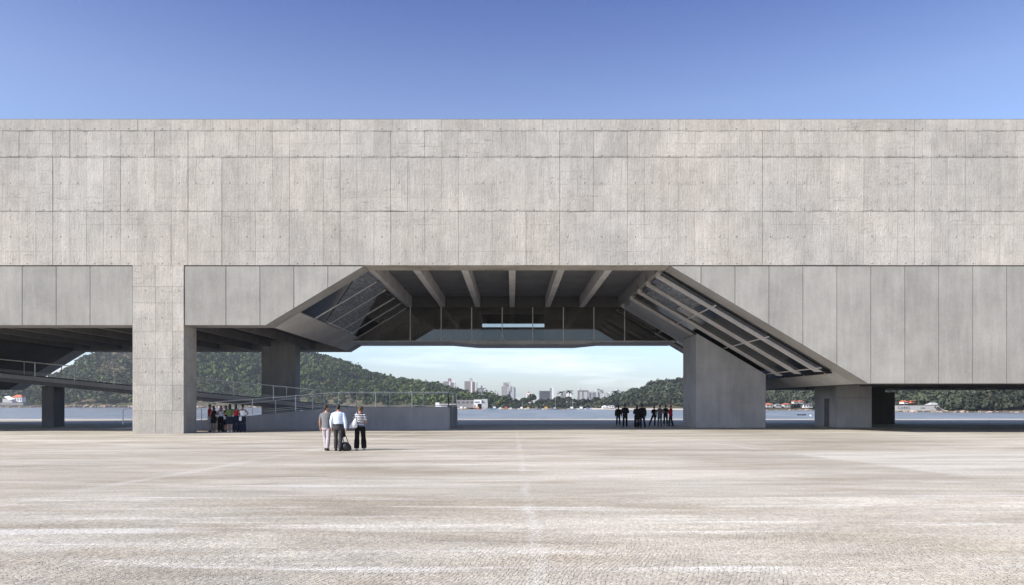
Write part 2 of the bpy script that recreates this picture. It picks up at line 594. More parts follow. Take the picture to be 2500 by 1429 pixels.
M = dict(
    rough=make_rough_concrete(),
    clad=make_smooth_concrete('cladding_concrete', (0.345, 0.336, 0.306), 0.35, 0.07),
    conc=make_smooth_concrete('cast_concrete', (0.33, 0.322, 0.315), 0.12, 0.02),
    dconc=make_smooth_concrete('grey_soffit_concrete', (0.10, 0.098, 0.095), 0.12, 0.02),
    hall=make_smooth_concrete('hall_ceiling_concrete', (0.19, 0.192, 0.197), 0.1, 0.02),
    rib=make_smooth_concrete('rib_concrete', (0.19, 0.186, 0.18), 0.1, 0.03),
    beam=make_smooth_concrete('pale_beam_concrete', (0.55, 0.535, 0.525), 0.06, 0.02),
    pylon=make_smooth_concrete('pylon_concrete', (0.40, 0.40, 0.405), 0.06, 0.03),
    joint=plain('dark_joint', (0.10, 0.095, 0.09)),
    ground=make_ground(), stone=make_stone(),
    bed=plain('joint_sand', (0.045, 0.037, 0.029), 0.95, 0.1),
    kerb=plain('quay_stone', (0.60, 0.59, 0.58)),
    glass=plain('dark_glass', (0.006, 0.007, 0.009), 0.10, 0.09),
    clear=make_clear_glass(), mesh=make_reflection(),  # mesh: tone of the painted glass reflections
    steel=plain('painted_steel', (0.68, 0.68, 0.67), 0.5, 0.4),
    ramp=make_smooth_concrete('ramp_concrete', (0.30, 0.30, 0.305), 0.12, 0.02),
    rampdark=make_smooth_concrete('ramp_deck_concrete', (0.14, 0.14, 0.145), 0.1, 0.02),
    leaf=make_leaf('hill_foliage', (0.015, 0.031, 0.010), (0.066, 0.096, 0.022), (0.11, 0.10, 0.04)),
    leaf2=make_leaf('grey_green_foliage', (0.026, 0.036, 0.024), (0.058, 0.074, 0.040), (0.09, 0.082, 0.055)),
    scrub=make_leaf('dry_scrub_foliage', (0.07, 0.06, 0.04), (0.13, 0.11, 0.075), (0.17, 0.14, 0.10)),
    terrain=make_terrain(), water=make_water(),
    bark=plain('bark', (0.12, 0.09, 0.07)),
    rock=plain('shore_rock', (0.34, 0.27, 0.22), 0.9, 0.1, 0, 0.45, 0.35),
    sand=plain('beach_sand', (0.62, 0.56, 0.48)),
    white=plain('white_render', (0.78, 0.78, 0.76), var=0.05),  # on the towers this also paints the sunlit faces
    pgrey=plain('pale_grey_render', (0.46, 0.46, 0.455), var=0.06),
    mauve=plain('brown_grey_render', (0.25, 0.238, 0.235), var=0.06),  # on the towers this also paints the shaded faces
    dgrey=plain('dark_curtain_wall', (0.10, 0.105, 0.12), 0.4, 0.5),
    red=plain('red_render', (0.42, 0.12, 0.10)),
    green=plain('green_grey_render', (0.27, 0.33, 0.29)),
    window=plain('window_glass', (0.10, 0.11, 0.125), 0.25, 0.5),
    tile=plain('orange_roof_tile', (0.55, 0.17, 0.09), 0.85, 0.2, 0, 0.2, 2.0),
    blueb=plain('blue_boat_paint', (0.10, 0.25, 0.42)), yel=plain('yellow_boat_paint', (0.65, 0.40, 0.12)),
    skin1=plain('tanned_skin', (0.42, 0.22, 0.15), 0.6, 0.3), skin2=plain('brown_skin', (0.24, 0.125, 0.085), 0.6, 0.3),
    hblack=plain('black_hair', (0.012, 0.010, 0.009), 0.5, 0.4), hbrown=plain('brown_hair', (0.10, 0.055, 0.026), 0.6, 0.3, 0, 0.6, 30.0),
    hdark=plain('dark_brown_hair', (0.035, 0.022, 0.015), 0.6, 0.3),
    check=make_check(), stripe=make_stripe(),
    lblue=plain('pale_blue_cotton', (0.60, 0.68, 0.80), 0.9, 0.1, 0, 0.1, 8.0),
    khaki=plain('grey_lilac_twill', (0.42, 0.38, 0.40), 0.9, 0.1, 0, 0.1, 9.0),
    char=plain('charcoal_twill', (0.055, 0.055, 0.058), 0.9, 0.1, 0, 0.2, 9.0),
    black=plain('black_cloth', (0.010, 0.010, 0.011), 0.9, 0.1),
    navy=plain('dark_denim', (0.018, 0.024, 0.045), 0.9, 0.1),
    rshirt=plain('red_cotton', (0.45, 0.02, 0.03), 0.9, 0.1), wshirt=plain('white_cotton', (0.75, 0.76, 0.78), 0.9, 0.1),
    gshirt=plain('olive_green_cotton', (0.12, 0.17, 0.07), 0.9, 0.1), gpants=plain('light_grey_cotton', (0.36, 0.37, 0.36), 0.9, 0.1),
    grey=plain('grey_jersey', (0.10, 0.095, 0.095), 0.9, 0.1),
    leather=plain('black_leather', (0.012, 0.012, 0.012), 0.45, 0.4), wbag=plain('white_leather', (0.66, 0.66, 0.65), 0.5, 0.4),
)

# ------------------------------------------------------------------ ground, quay and water
mk('ground', MB().box(-2300, 2300, -2300, 2300, -6.0, -5.0), M['terrain'], kind='structure')
mk('water', MB().add([(-2200, 86.2, -2.0), (2200, 86.2, -2.0), (2200, 2200, -2.0), (-2200, 2200, -2.0)], [(0, 1, 2, 3)]),
   M['water'], kind='structure')
plaza = mk('plaza', MB().box(-220, 220, -160, 85.4, -5.2, 0.0), M['ground'], kind='structure')
mk('quay_edge', MB().box(-220, 220, 85.4, 86.0, -5.2, 0.03), M['kerb'], plaza)


def paving_stones():
    """irregular little stones of the mosaic, laid in wandering arcs near the camera; joints get finer with distance"""
    d = 0.055
    y0, y1 = 6.9, 14.5
    rowh = d * math.sqrt(3) / 2
    r = d / math.sqrt(3)
    jit = {}

    def warp(x, y):
        return (x * 0.96 - y * 0.28 + 0.06 * math.sin(1.9 * x + 0.7 * y) + 0.03 * math.sin(3.7 * y - 1.3 * x),
                y * 0.96 + x * 0.28 + 0.06 * math.sin(1.7 * y - 0.8 * x + 1) + 0.03 * math.sin(4.1 * x + 1.1 * y))

    def corner(x, y):
        key = (round(x / d * 12), round(y / d * 12))
        if key not in jit:
            jit[key] = warp(x + random.uniform(-.5, .5) * r, y + random.uniform(-.5, .5) * r)
        return jit[key]
    hexa = [(r * math.cos(math.radians(90 + 60 * a)), r * math.sin(math.radians(90 + 60 * a))) for a in range(6)]
    cells = []
    for j in range(int(2.5 / rowh), int(18.5 / rowh)):
        y = j * rowh
        for i in range(-130, 330):
            x = i * d + (d / 2 if j % 2 else 0)
            wx, wy = warp(x, y)
            if not (y0 < wy < y1) or abs(wx) > wy * 1250 / F + 0.35:
                continue
            cells.append((wx, wy, [corner(x + hx, y + hy) for hx, hy in hexa]))
    vs, fs, tint, bv, bf = [], [], [], [], []
    order = sorted(range(len(cells)), key=lambda i: (cells[i][1] - 7.6) ** 2 * 30 + cells[i][0] ** 2 if cells[i][1] > 7.5 else 1e9)
    near = set(order[:290])
    for i, (cx, cy, poly) in enumerate(cells):
        u = min(max((cy - 8.5) / (y1 - 8.5), 0), 1)
        h = random.uniform(0.007, 0.010) * (1 - 0.8 * u)
        sb_, st_ = 0.885 + 0.095 * u, 0.83 + 0.135 * u
        tx, ty = random.uniform(-.02, .02), random.uniform(-.02, .02)
        v = [(cx + (p - cx) * sb_, cy + (q - cy) * sb_, 0.003) for p, q in poly]
        v += [(cx + (p - cx) * st_, cy + (q - cy) * st_, 0.003 + h + (p - cx) * tx + (q - cy) * ty) for p, q in poly]
        f = [(a, (a + 1) % 6, 6 + (a + 1) % 6, 6 + a) for a in range(6)] + [tuple(range(6, 12))]
        t = random.random()
        n = len(bv)
        bv += [(p, q, 0.0025) for p, q in poly]
        bf.append(tuple(range(n, n + 6)))
        if i in near:
            me = bpy.data.meshes.new('paving_stone')
            me.from_pydata([(p[0] - cx, p[1] - cy, p[2]) for p in v], [], f)
            me.attributes.new('tint', 'FLOAT', 'POINT').data.foreach_set('value', [t] * 12)
            me.materials.append(M['stone'])
            link('paving_stone', me, plaza, (cx, cy, 0))
            continue
        n = len(vs)
        vs += v
        fs += [tuple(q + n for q in fc) for fc in f]
        tint += [t] * 12
    me = bpy.data.meshes.new('small_paving')
    me.from_pydata(vs, [], fs)
    me.attributes.new('tint', 'FLOAT', 'POINT').data.foreach_set('value', tint)
    me.materials.append(M['stone'])
    link('small_paving', me, plaza, kind='stuff')
    me = bpy.data.meshes.new('joint_bed')
    me.from_pydata(bv, [], bf)
    me.materials.append(M['bed'])
    link('joint_bed', me, plaza)


paving_stones()

# ------------------------------------------------------------------ the museum building
bld = empty('museum_building', (0, 57, 0), label='long raised museum building of board-marked concrete spanning the plaza', cat='building')
TOP, MID = 18.66, 10.0
IN = 46.75       # inner face of the front wall
BK0, BK1 = 67.0, 69.0


def zb(x):       # underside of the truss walls
    pts = [(-60, 3.0), (-44.5, 3.0), (-38.8, 6.45), (-14.64, 6.45), (-8.83, 9.95), (9.44, 9.95), (21.16, 2.99), (60, 2.99)]
    return float(np.interp(x, [p[0] for p in pts], [p[1] for p in pts]))


BREAKS = [-44.5, -38.8, -14.64, -8.83, 9.44, 21.16]


def under(x0, x1, zt):
    p = [(x0, zt), (x1, zt), (x1, zb(x1))]
    for b in sorted(BREAKS, reverse=True):
        if x0 < b < x1:
            p.append((b, zb(b)))
    p.append((x0, zb(x0)))
    q = []
    for a in p:
        if not q or abs(a[0] - q[-1][0]) + abs(a[1] - q[-1][1]) > 1e-4:
            q.append(a)
    if abs(q[0][0] - q[-1][0]) + abs(q[0][1] - q[-1][1]) < 1e-4:
        q.pop()
    return q


# upper wall: a core and one slab per pour and formwork bay
upper = mk('upper_wall', MB().box(-60, 60, 45.05, IN, MID, TOP - 0.02).box(-60, 60, IN, BK1, TOP - 1.0, TOP - 0.05), M['rough'], bld)
GRID0, GP = -7.2, 1.0035
MAIN = [132, 462, 830, 954, 1367, 1532, 1862, 2230, 2354]
rows = [(10.0, 13.19), (13.19, 16.41), (16.41, 17.98), (17.98, TOP)]
gap_row = [0.0, 0.006, 0.008, 0.006]
KEYS = range(-27, 42)


def joint_w(i, r):
    px = 1250 + (GRID0 + i * GP) * F / 45
    if min(abs(px - m) for m in MAIN) < 12:
        return 0.026
    rr = random.Random(i * 7 + r * 131)
    if i % 2 == 0:
        return rr.choice([0.012, 0.008, 0.003, 0.009])
    return rr.choice([0.007, 0.002, 0.002, 0.004])


for r, (z0, z1) in enumerate(rows):
    step = 2 if r == 3 else 1
    for i in range(-27, 41, step):
        xa, xb = GRID0 + i * GP, GRID0 + (i + step) * GP
        g0, g1 = joint_w(i, r) / 2, joint_w(i + step, r) / 2
        zlo = z0 + gap_row[r] / 2
        zhi = z1 - (gap_row[r + 1] / 2 if r < 3 else 0)
        yf = 45.0 + random.uniform(-0.008, 0.008)
        mk('concrete_panel', MB().panel(xa + g0, xb - g1, yf, zlo, zhi, 0.05 - (yf - 45) - 0.002, 0.004), M['rough'], upper)
mk('roof_edge', MB().box(-60, 60, 45.02, IN + 0.02, TOP, TOP + 0.03), M['joint'], bld)

# the front column
colm = mk('front_column', MB().box(-22.5, -19.53, 45.06, 46.9, 0.0, MID), M['rough'], bld)
cx_ = [-22.53, -21.17, -20.16, -19.5]
cz_ = [0.0] + [Z_(p, 45) for p in (1003, 941, 875, 809, 740, 700)] + [MID]
for a in range(3):
    for b in range(7):
        g = 0.003 if (a + b) % 3 else 0.007
        yf = 45.0 + random.uniform(-0.004, 0.004)
        mk('concrete_panel', MB().panel(cx_[a] + (g if a else 0), cx_[a + 1] - (g if a < 2 else 0), yf,
                                        cz_[b] + (0.005 if b else 0.0), cz_[b + 1] - (0.005 if b < 6 else 0.0), 0.058 - (yf - 45), 0.004), M['rough'], colm)

# lower wall: set back a little under a shadow gap, smooth precast panels
lower = mk('lower_wall', MB().prism(under(-60, -22.56, MID - 0.004), 45.13, IN)
           .prism(under(-19.46, -8.83, MID - 0.004), 45.13, IN).prism(under(9.44, 60, MID - 0.004), 45.13, IN), M['conc'], bld)
mk('joint_backing', MB().prism(under(-60, -22.56, MID - 0.004), 45.10, 45.128)
   .prism(under(-19.46, -8.83, MID - 0.004), 45.10, 45.128).prism(under(9.44, 60, MID - 0.004), 45.10, 45.128), M['joint'], lower)
for edges in ([-520, -400, -280, -194, -111, -29, 53, 136, 219, 323], [449, 551, 634, 717, 800, 887],
              [1638] + list(range(1712, 2720, 83))):
    xs = [X_(e, 45) for e in edges]
    for a, b in zip(xs[:-1], xs[1:]):
        mk('cladding_panel', MB().prism(under(a + 0.018, b - 0.018, MID - 0.06), 45.035 + random.uniform(0, 0.006), 45.098), M['clad'], lower)

# back wall with the same outline
prof = [(-60, TOP - 1.1), (60, TOP - 1.1)] + [(x, zb(x)) for x in (60, 21.16, 9.44, -8.83, -14.64, -38.8, -44.5, -60)]
mk('back_wall', MB().prism(prof, BK0, BK1), M['conc'], bld)
mk('end_wall', MB().box(-60.3, -60.002, 45.1, BK1, 3.0, TOP - 0.1), M['conc'], bld)
mk('end_wall', MB().box(60.002, 60.3, 45.1, BK1, 3.0, TOP - 0.1), M['conc'], bld)

# hall ceiling and its beams
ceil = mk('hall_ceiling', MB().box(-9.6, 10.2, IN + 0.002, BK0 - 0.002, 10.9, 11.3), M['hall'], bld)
for px in (905, 1016.5, 1134.5, 1250.5, 1370, 1486):
    x = X_(px, IN)
    mk('beam', MB().box(x - 0.21, x + 0.21, IN + 0.002, 64.6, 10.0, 10.898), M['beam'], ceil)
mk('edge_beam', MB().box(9.05, 9.75, IN + 0.002, BK0 - 0.002, 10.0, 10.897), M['conc'], ceil)
mk('edge_beam', MB().box(-9.55, -8.95, IN + 0.002, BK0 - 0.002, 10.0, 10.897), M['conc'], ceil)

# wings: soffits with ribs
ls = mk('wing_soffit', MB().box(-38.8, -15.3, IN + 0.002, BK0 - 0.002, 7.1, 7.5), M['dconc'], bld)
for i in range(8):
    x = -37.45 + 2.85 * i
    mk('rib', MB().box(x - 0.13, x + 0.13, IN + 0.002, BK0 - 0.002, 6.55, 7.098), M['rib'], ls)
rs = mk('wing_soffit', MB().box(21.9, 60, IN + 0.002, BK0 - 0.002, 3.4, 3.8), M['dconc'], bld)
for i in range(13):
    x = 23.2 + 2.85 * i
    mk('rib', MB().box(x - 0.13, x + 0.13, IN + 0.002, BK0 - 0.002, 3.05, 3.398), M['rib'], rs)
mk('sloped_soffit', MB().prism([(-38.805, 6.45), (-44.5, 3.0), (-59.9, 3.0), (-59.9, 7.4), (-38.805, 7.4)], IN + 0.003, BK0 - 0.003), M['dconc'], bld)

# sloping window on the left: a solid skirt, dark panes and glazing bars
SL = (9.95 - 6.45) / (14.64 - 8.83)


def lz(x):
    return 9.95 + SL * (x + 8.83)


lwin = mk('sloped_window', MB().prism([(-13.07, lz(-13.07)), (-14.64, 6.45), (-15.25, 7.1), (-13.7, lz(-13.07) + 0.75)], IN + 0.004, BK0 - 0.004), M['beam'], bld)
ly = [IN + 0.004, 50.4, 54.1, 58.2, 61.4, 64.6]
for a, b in zip(ly[:-1], ly[1:]):
    mk('pane', MB().prism([(-9.0, lz(-9.0) + 0.07), (-13.07, lz(-13.07) + 0.07), (-13.10, lz(-13.07) + 0.13), (-9.03, lz(-9.0) + 0.13)], a + 0.002, b - 0.002), M['glass'], lwin)
for y in ly[1:]:
    mk('glazing_bar', MB().prism([(-9.0, lz(-9.0) + 0.03), (-13.07, lz(-13.07) + 0.03), (-13.12, lz(-13.07) + 0.13), (-9.05, lz(-9.0) + 0.13)], y - 0.11, y + 0.11), M['steel'], lwin)

# sloping window on the right: panes, deep pale beams, struts and a skirt
SR = (9.95 - 2.99) / (21.16 - 9.44)


def rz(x):
    return 9.95 - SR * (x - 9.44)


rwin = mk('sloped_window', MB().prism([(19.75, rz(19.75)), (21.16, 2.99), (21.9, 3.6), (20.4, rz(19.75) + 0.7)], IN + 0.004, BK0 - 0.004), M['pylon'], bld)
by = [47.55, 51.0, 54.5, 58.0, 62.5, 65.8]
BT = 0.36
bpoly = [(9.05, 10.35), (9.05, 9.76), (9.42, rz(9.42) - 0.40), (19.13, 3.79), (19.74, 3.79), (19.95, 4.1)]
for y in by:
    mk('louvre_beam', MB().prism(bpoly, y, y + BT), M['beam'], rwin)
slots = [(IN + 0.004, by[0])] + [(by[i] + BT, by[i + 1]) for i in range(5)]
for i, (a, b) in enumerate(slots):
    if i == 4:
        mk('solid_infill', MB().prism([(9.3, 10.2), (9.3, 9.62), (19.0, 3.87), (19.3, 4.5)], a + 0.002, b - 0.002), M['pylon'], rwin)
        continue
    mk('pane', MB().prism([(9.3, rz(9.3) - 0.20), (19.72, rz(19.72) - 0.20), (19.76, rz(19.72) - 0.14), (9.34, rz(9.3) - 0.14)], a + 0.002, b - 0.002), M['glass'], rwin)
    for z in (8.08, 6.14, 4.22):
        x = 9.44 + (9.95 - z) / SR
        mk('strut', MB().prism([(x - 0.025, rz(x - 0.025) - 0.25), (x + 0.025, rz(x + 0.025) - 0.25), (x + 0.025, rz(x + 0.025) - 0.205), (x - 0.025, rz(x - 0.025) - 0.205)],
                               a + 0.004, b - 0.004), M['beam'], rwin)

for i in (1, 2):  # added sheets that paint hatched reflections over the upper panes
    a, b = slots[i]
    mk('reflection_sheet', MB().prism([(9.6, rz(9.6) - 0.235), (12.6 - 0.5 * i, rz(12.6 - 0.5 * i) - 0.235), (12.6 - 0.5 * i, rz(12.6 - 0.5 * i) - 0.205), (9.6, rz(9.6) - 0.205)], a + 0.006, b - 0.006), M['mesh'], rwin)


def on_left_plane(px, py, lift):
    u, w = (px - 1250) / F, (985 - py) / F
    Y = (9.95 + lift + SL * 8.83 - EYE) / (w - SL * u)
    return (u * Y, Y, EYE + w * Y)


band = [(866, 681), (900, 664), (926, 684), (944, 704), (922, 722), (868, 817), (797, 784)]  # outline of an added sheet painting the reflected band on the glass
mk('reflection_sheet', MB().add([on_left_plane(p, q, 0.035) for p, q in band] + [on_left_plane(p, q, 0.06) for p, q in band],
                           [tuple(range(7)), tuple(range(13, 6, -1))] + [(i, (i + 1) % 7, 7 + (i + 1) % 7, 7 + i) for i in range(7)]), M['mesh'], lwin)

# gallery bridge across the back
gal = mk('gallery', MB().prism([(-13.6, 7.14), (14.2, 7.14), (14.2, 7.02), (7.65, 7.02), (5.6, 6.82), (-3.0, 6.82), (-5.4, 7.02), (-13.6, 7.02)], 64.55, BK1 - 0.01), M['beam'], bld)
mx = [X_(p, 64.6) for p in (926, 1001.5, 1077, 1151.5, 1226, 1300.5, 1375.5, 1450, 1525, 1600)]


def gclip(a, b):
    zt = 9.98
    def ztop(x):
        return min(zt, lz(x) if x < 0 else rz(x) + 0.3)
    p = [(a, 7.145), (b, 7.145), (b, ztop(b))]
    if a < -8.83 < b:
        p.append((-8.83, zt))
    p.append((a, ztop(a)))
    return p


for a, b in zip(mx[:-1], mx[1:]):
    mk('pane', MB().prism(gclip(a + 0.04, b - 0.04), 64.64, 64.66), M['clear'], gal)
for x in mx[1:-1]:
    mk('mullion', MB().box(x - 0.035, x + 0.035, 64.6, 64.7, 7.142, 9.99), M['steel'], gal)
mk('head_wall', MB().box(-8.9, 9.0, 64.61, 64.9, 9.995, 10.896), M['dconc'], gal)
mk('rear_wall', MB().box(-13.5, -2.65, 66.7, 66.95, 7.142, 9.94).box(2.85, 14.0, 66.7, 66.95, 7.142, 9.94).box(-2.648, 2.848, 66.7, 66.95, 9.65, 9.94), M['conc'], gal)
mk('slot_wall', MB().box(-2.9, 3.1, 68.7, 68.9, 7.142, 8.70).box(-2.9, 3.1, 68.7, 68.9, 9.03, 9.94)
   .box(-2.9, -2.69, 66.96, 68.699, 7.142, 9.94).box(2.95, 3.1, 66.96, 68.699, 7.142, 9.94), M['dconc'], gal)
mk('rear_wall', MB().box(-13.5, -2.91, 68.5, 68.7, 7.142, 9.94).box(3.11, 14.0, 68.5, 68.7, 7.142, 9.94), M['conc'], gal)

# pylons
def face_panels(parent, polys, y0, y1, m, name='face_panel'):
    for p in polys:
        mk(name, MB().prism(p, y0, y1), m, parent)


def pz(x):
    return min(7.05, rz(x) - 0.43)


g = 0.006
pyl = mk('pylon', MB().prism([(13.72, 0), (18.78, 0), (18.78, pz(18.78)), (13.72, pz(13.72))], 56.26, 60.45), M['joint'], bld)
xa, xb, xc, xd = 13.7, X_(1757.4, 56.2), X_(1813, 56.2), 18.8
zj = Z_(901.6, 56.2)
xj = 9.44 + (9.95 - 0.43 - zj) / SR
face_panels(pyl, [[(xa, 0), (xb - g, 0), (xb - g, zj - g), (xa, zj - g)], [(xb + g, 0), (xc - g, 0), (xc - g, zj - g), (xb + g, zj - g)],
                  [(xc + g, 0), (xd, 0), (xd, pz(xd)), (xj, zj - g), (xc + g, zj - g)],
                  [(xa, zj + g), (xb - g, zj + g), (xb - g, pz(xb - g)), (xa, pz(xa))],
                  [(xb + g, zj + g), (xj - 0.03, zj + g), (xb + g, pz(xb + g))]], 56.2, 56.255, M['pylon'])
for (a, b) in ((56.2, 57.5), (57.52, 58.3), (58.32, 60.5)):
    for (c, d) in ((0, zj - g), (zj + g, 6.9)):
        if (a, c) == (57.52, 0):
            mk('pylon_door', MB().box(13.665, 13.715, a, b, 1.9, d), M['pylon'], pyl)
            c, d = 0.0, 1.885
        mk('face_panel', MB().box(13.66, 13.715, a + (0.0 if a > 56.3 else 0.001), b, c, d), M['pylon'], pyl)
mk('face_panel', MB().prism([(13.73, 0), (18.8, 0), (18.8, pz(18.8)), (13.73, pz(13.73))], 60.452, 60.5), M['pylon'], pyl)
mk('face_panel', MB().box(18.785, 18.83, 56.26, 60.45, 0, pz(18.83)), M['pylon'], pyl)

p2 = mk('pylon', MB().box(24.23, 26.8, 56.55, 60.5, 0, 3.38), M['joint'], bld)
mk('face_panel', MB().box(24.22, 26.82, 56.5, 56.548, 0, 2.19), M['pylon'], p2)
mk('face_panel', MB().box(24.22, 26.82, 56.5, 56.548, 2.21, 3.38), M['pylon'], p2)
for (a, b, c, d) in ((56.52, 57.2, 0, 3.38), (57.22, 57.75, 0, 3.38), (57.77, 58.75, 2.16, 3.38), (58.77, 59.5, 0, 3.38), (59.52, 60.55, 0, 2.16), (59.52, 60.55, 2.18, 3.38)):
    mk('face_panel', MB().box(24.18, 24.228, a, b, c, d), M['pylon'], p2)
mk('pylon_door', MB().box(24.222, 24.229, 57.77, 58.75, 0.01, 2.14), M['rampdark'], p2, label='narrow dark door')
mk('face_panel', MB().box(26.801, 26.84, 56.55, 60.5, 0, 3.38), M['pylon'], p2)
mk('pylon', MB().box(28.0, 32.5, 66.0, 66.9, 0, 3.38).box(32.502, 33.35, 66.0, 66.9, 0, 2.76), M['dconc'], bld)
p3 = mk('pylon', MB().box(X_(638.5, 63.5), X_(720.7, 63.5), 63.5, 65.0, 0, 7.09), M['ramp'], bld)

# ------------------------------------------------------------------ ramp
ramp = empty('access_ramp', (-15, 56, 0), label='switchback concrete ramp with thin steel railings beside the front column', cat='ramp')
RZ = 1.53
RS = 0.0962
x_end = -11.9 - RZ / RS
mk('lower_flight', MB().prism([(x_end, 0.002), (-11.9, 0.002), (-11.9, RZ), (x_end, 0.02)], 52.0, 55.6), M['ramp'], ramp)
mk('landing', MB().box(-11.898, -4.28, 52.0, 59.5, 0.002, RZ), M['ramp'], ramp)


def uz(x):
    return RZ + 0.097 * (-12.2 - x)


mk('upper_flight', MB().prism([(-12.2, uz(-12.2)), (-12.2, uz(-12.2) - 0.3), (-62, uz(-62) - 0.3), (-62, uz(-62))], 56.0, 59.5), M['ramp'], ramp)
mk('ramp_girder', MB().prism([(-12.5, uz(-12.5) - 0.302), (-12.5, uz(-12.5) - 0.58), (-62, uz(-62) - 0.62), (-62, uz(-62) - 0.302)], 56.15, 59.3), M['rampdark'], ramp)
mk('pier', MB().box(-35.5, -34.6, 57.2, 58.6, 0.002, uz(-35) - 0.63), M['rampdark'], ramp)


def railing(p0, p1, n, kickers=(0.14, 0.26), h=1.03):
    p0, p1 = Vector(p0), Vector(p1)
    m = MB()
    for z, r in [(h, 0.026)] + [(k, 0.012) for k in kickers]:
        m.tube([p0 + Vector((0, 0, z)), p1 + Vector((0, 0, z))], r, 6)
    rl = mk('railing', m, M['steel'], ramp)
    for i in range(n + 1):
        p = p0.lerp(p1, i / n)
        mk('post', MB().box(p.x - 0.025, p.x + 0.025, p.y - 0.025, p.y + 0.025, p.z, p.z + h - 0.02), M['steel'], rl)


for y in (56.06, 59.44):
    x0 = X_(764, 56) if y < 57 else X_(791, 59.44)
    n = 15
    railing((x0, y, uz(x0)), (x0 - 2.94 * n, y, uz(x0 - 2.94 * n)), n)
railing((-11.9, 52.06, RZ), (X_(614, 52) - 2.95 * 3, 52.06, 0.35), 5)
railing((-11.9, 55.54, RZ), (-11.9 - 2.95 * 4.6, 55.54, 0.18), 5)
railing((-11.9, 52.07, RZ), (-4.36, 52.07, RZ), 3, kickers=(0.1,))
railing((-4.36, 52.07, RZ), (-4.36, 59.4, RZ), 2, kickers=(0.1,))
railing((-4.36, 59.42, RZ), (-12.2, 59.42, RZ), 3, kickers=(0.1,))

# ------------------------------------------------------------------ far shore: hills
S_ = np.array([-1600, -700, 0, 330, 700, 1000, 1130, 1300, 1480, 1700, 1870, 1990, 2184, 2350, 2500, 2900, 4000], float)
YS = np.array([640, 650, 690, 700, 690, 560, 500, 475, 470, 440, 415, 405, 330, 318, 312, 300, 290], float)
YR = np.array([860, 860, 880, 880, 880, 880, 860, 900, 640, 620, 590, 580, 480, 450, 430, 410, 400], float)
RSX = np.array([-1600, -200, 40, 100, 140, 180, 215, 260, 330, 450, 560, 650, 733, 785, 852, 936, 1020, 1107, 1180, 1260, 1480, 1500, 1540, 1590, 1640, 1680, 1750, 1870, 2000, 2184, 2350, 2500, 4000], float)
RSY = np.array([960, 960, 957, 944, 921, 897, 881, 866, 851, 838, 838, 852, 866, 878, 898, 928, 941, 958, 974, 986, 985, 978, 964, 946, 939, 943, 934, 929, 926, 920, 917, 905, 905], float)


def terrain_at(s, t):
    s = np.asarray(s, float)
    t = np.asarray(t, float)
    ys = np.interp(s, S_, YS)
    yr = np.interp(s, S_, YR)
    Y = ys + t * (yr - ys)
    X = (s - 1250) / F * Y
    zr = EYE - (np.interp(s, RSX, RSY) - 985) * yr / F
    tt = np.clip(t, 0, 1)
    shelf = np.where((s > 1845) & (s < 2335), 0.17, 0.02)
    tt = np.clip((tt - shelf) / (1 - shelf), 0, 1)
    prof_ = np.where(t <= 1, tt ** 0.9 * (1.25 - 0.25 * tt), np.maximum(1 - 1.3 * (t - 1) ** 1.2, 0.0))
    Z = -2.4 + np.clip(t / 0.02, 0, 1) * 1.0 + (zr + 1.4) * prof_
    Z += np.sin(X * 0.05 + Y * 0.021) * 1.1 * np.clip(prof_, 0, 1) * (np.abs(zr) > 6)
    return X, Y, Z


def grid_mesh(name, s0, s1, ds, ts, mat):
    ss = np.arange(s0, s1, ds)
    SS, TT = np.meshgrid(ss, np.array(ts))
    X, Y, Z = terrain_at(SS, TT)
    co = np.stack([X, Y, Z], -1).reshape(-1, 3)
    nr, nc = SS.shape
    idx = np.arange(nr * nc).reshape(nr, nc)
    q = np.stack([idx[:-1, :-1], idx[:-1, 1:], idx[1:, 1:], idx[1:, :-1]], -1).reshape(-1, 4)
    me = bpy.data.meshes.new(name)
    me.from_pydata(co.tolist(), [], q.tolist())
    me.materials.append(mat)
    me.polygons.foreach_set('use_smooth', [True] * len(me.polygons))
    return link(name, me, kind='structure')


grid_mesh('hills', -1600, 4000, 14, [0, 0.02, 0.05, 0.1, 0.16, 0.24, 0.32, 0.4, 0.5, 0.6, 0.7, 0.8, 0.88, 0.95, 1.0, 1.08, 1.2, 1.4, 1.7], M['terrain'])
sb = MB()
ss = np.arange(1440, 1690, 10)
X0, Y0, Z0 = terrain_at(ss, ss * 0 - 0.05)
X1, Y1, Z1 = terrain_at(ss, ss * 0 + 0.06)
for i in range(len(ss) - 1):
    sb.add([(X0[i], Y0[i], -2.05), (X0[i + 1], Y0[i + 1], -2.05), (X1[i + 1], Y1[i + 1], -0.95), (X1[i], Y1[i], -0.95)], [(0, 1, 2, 3)])
mk('beach', sb, M['sand'], kind='structure')


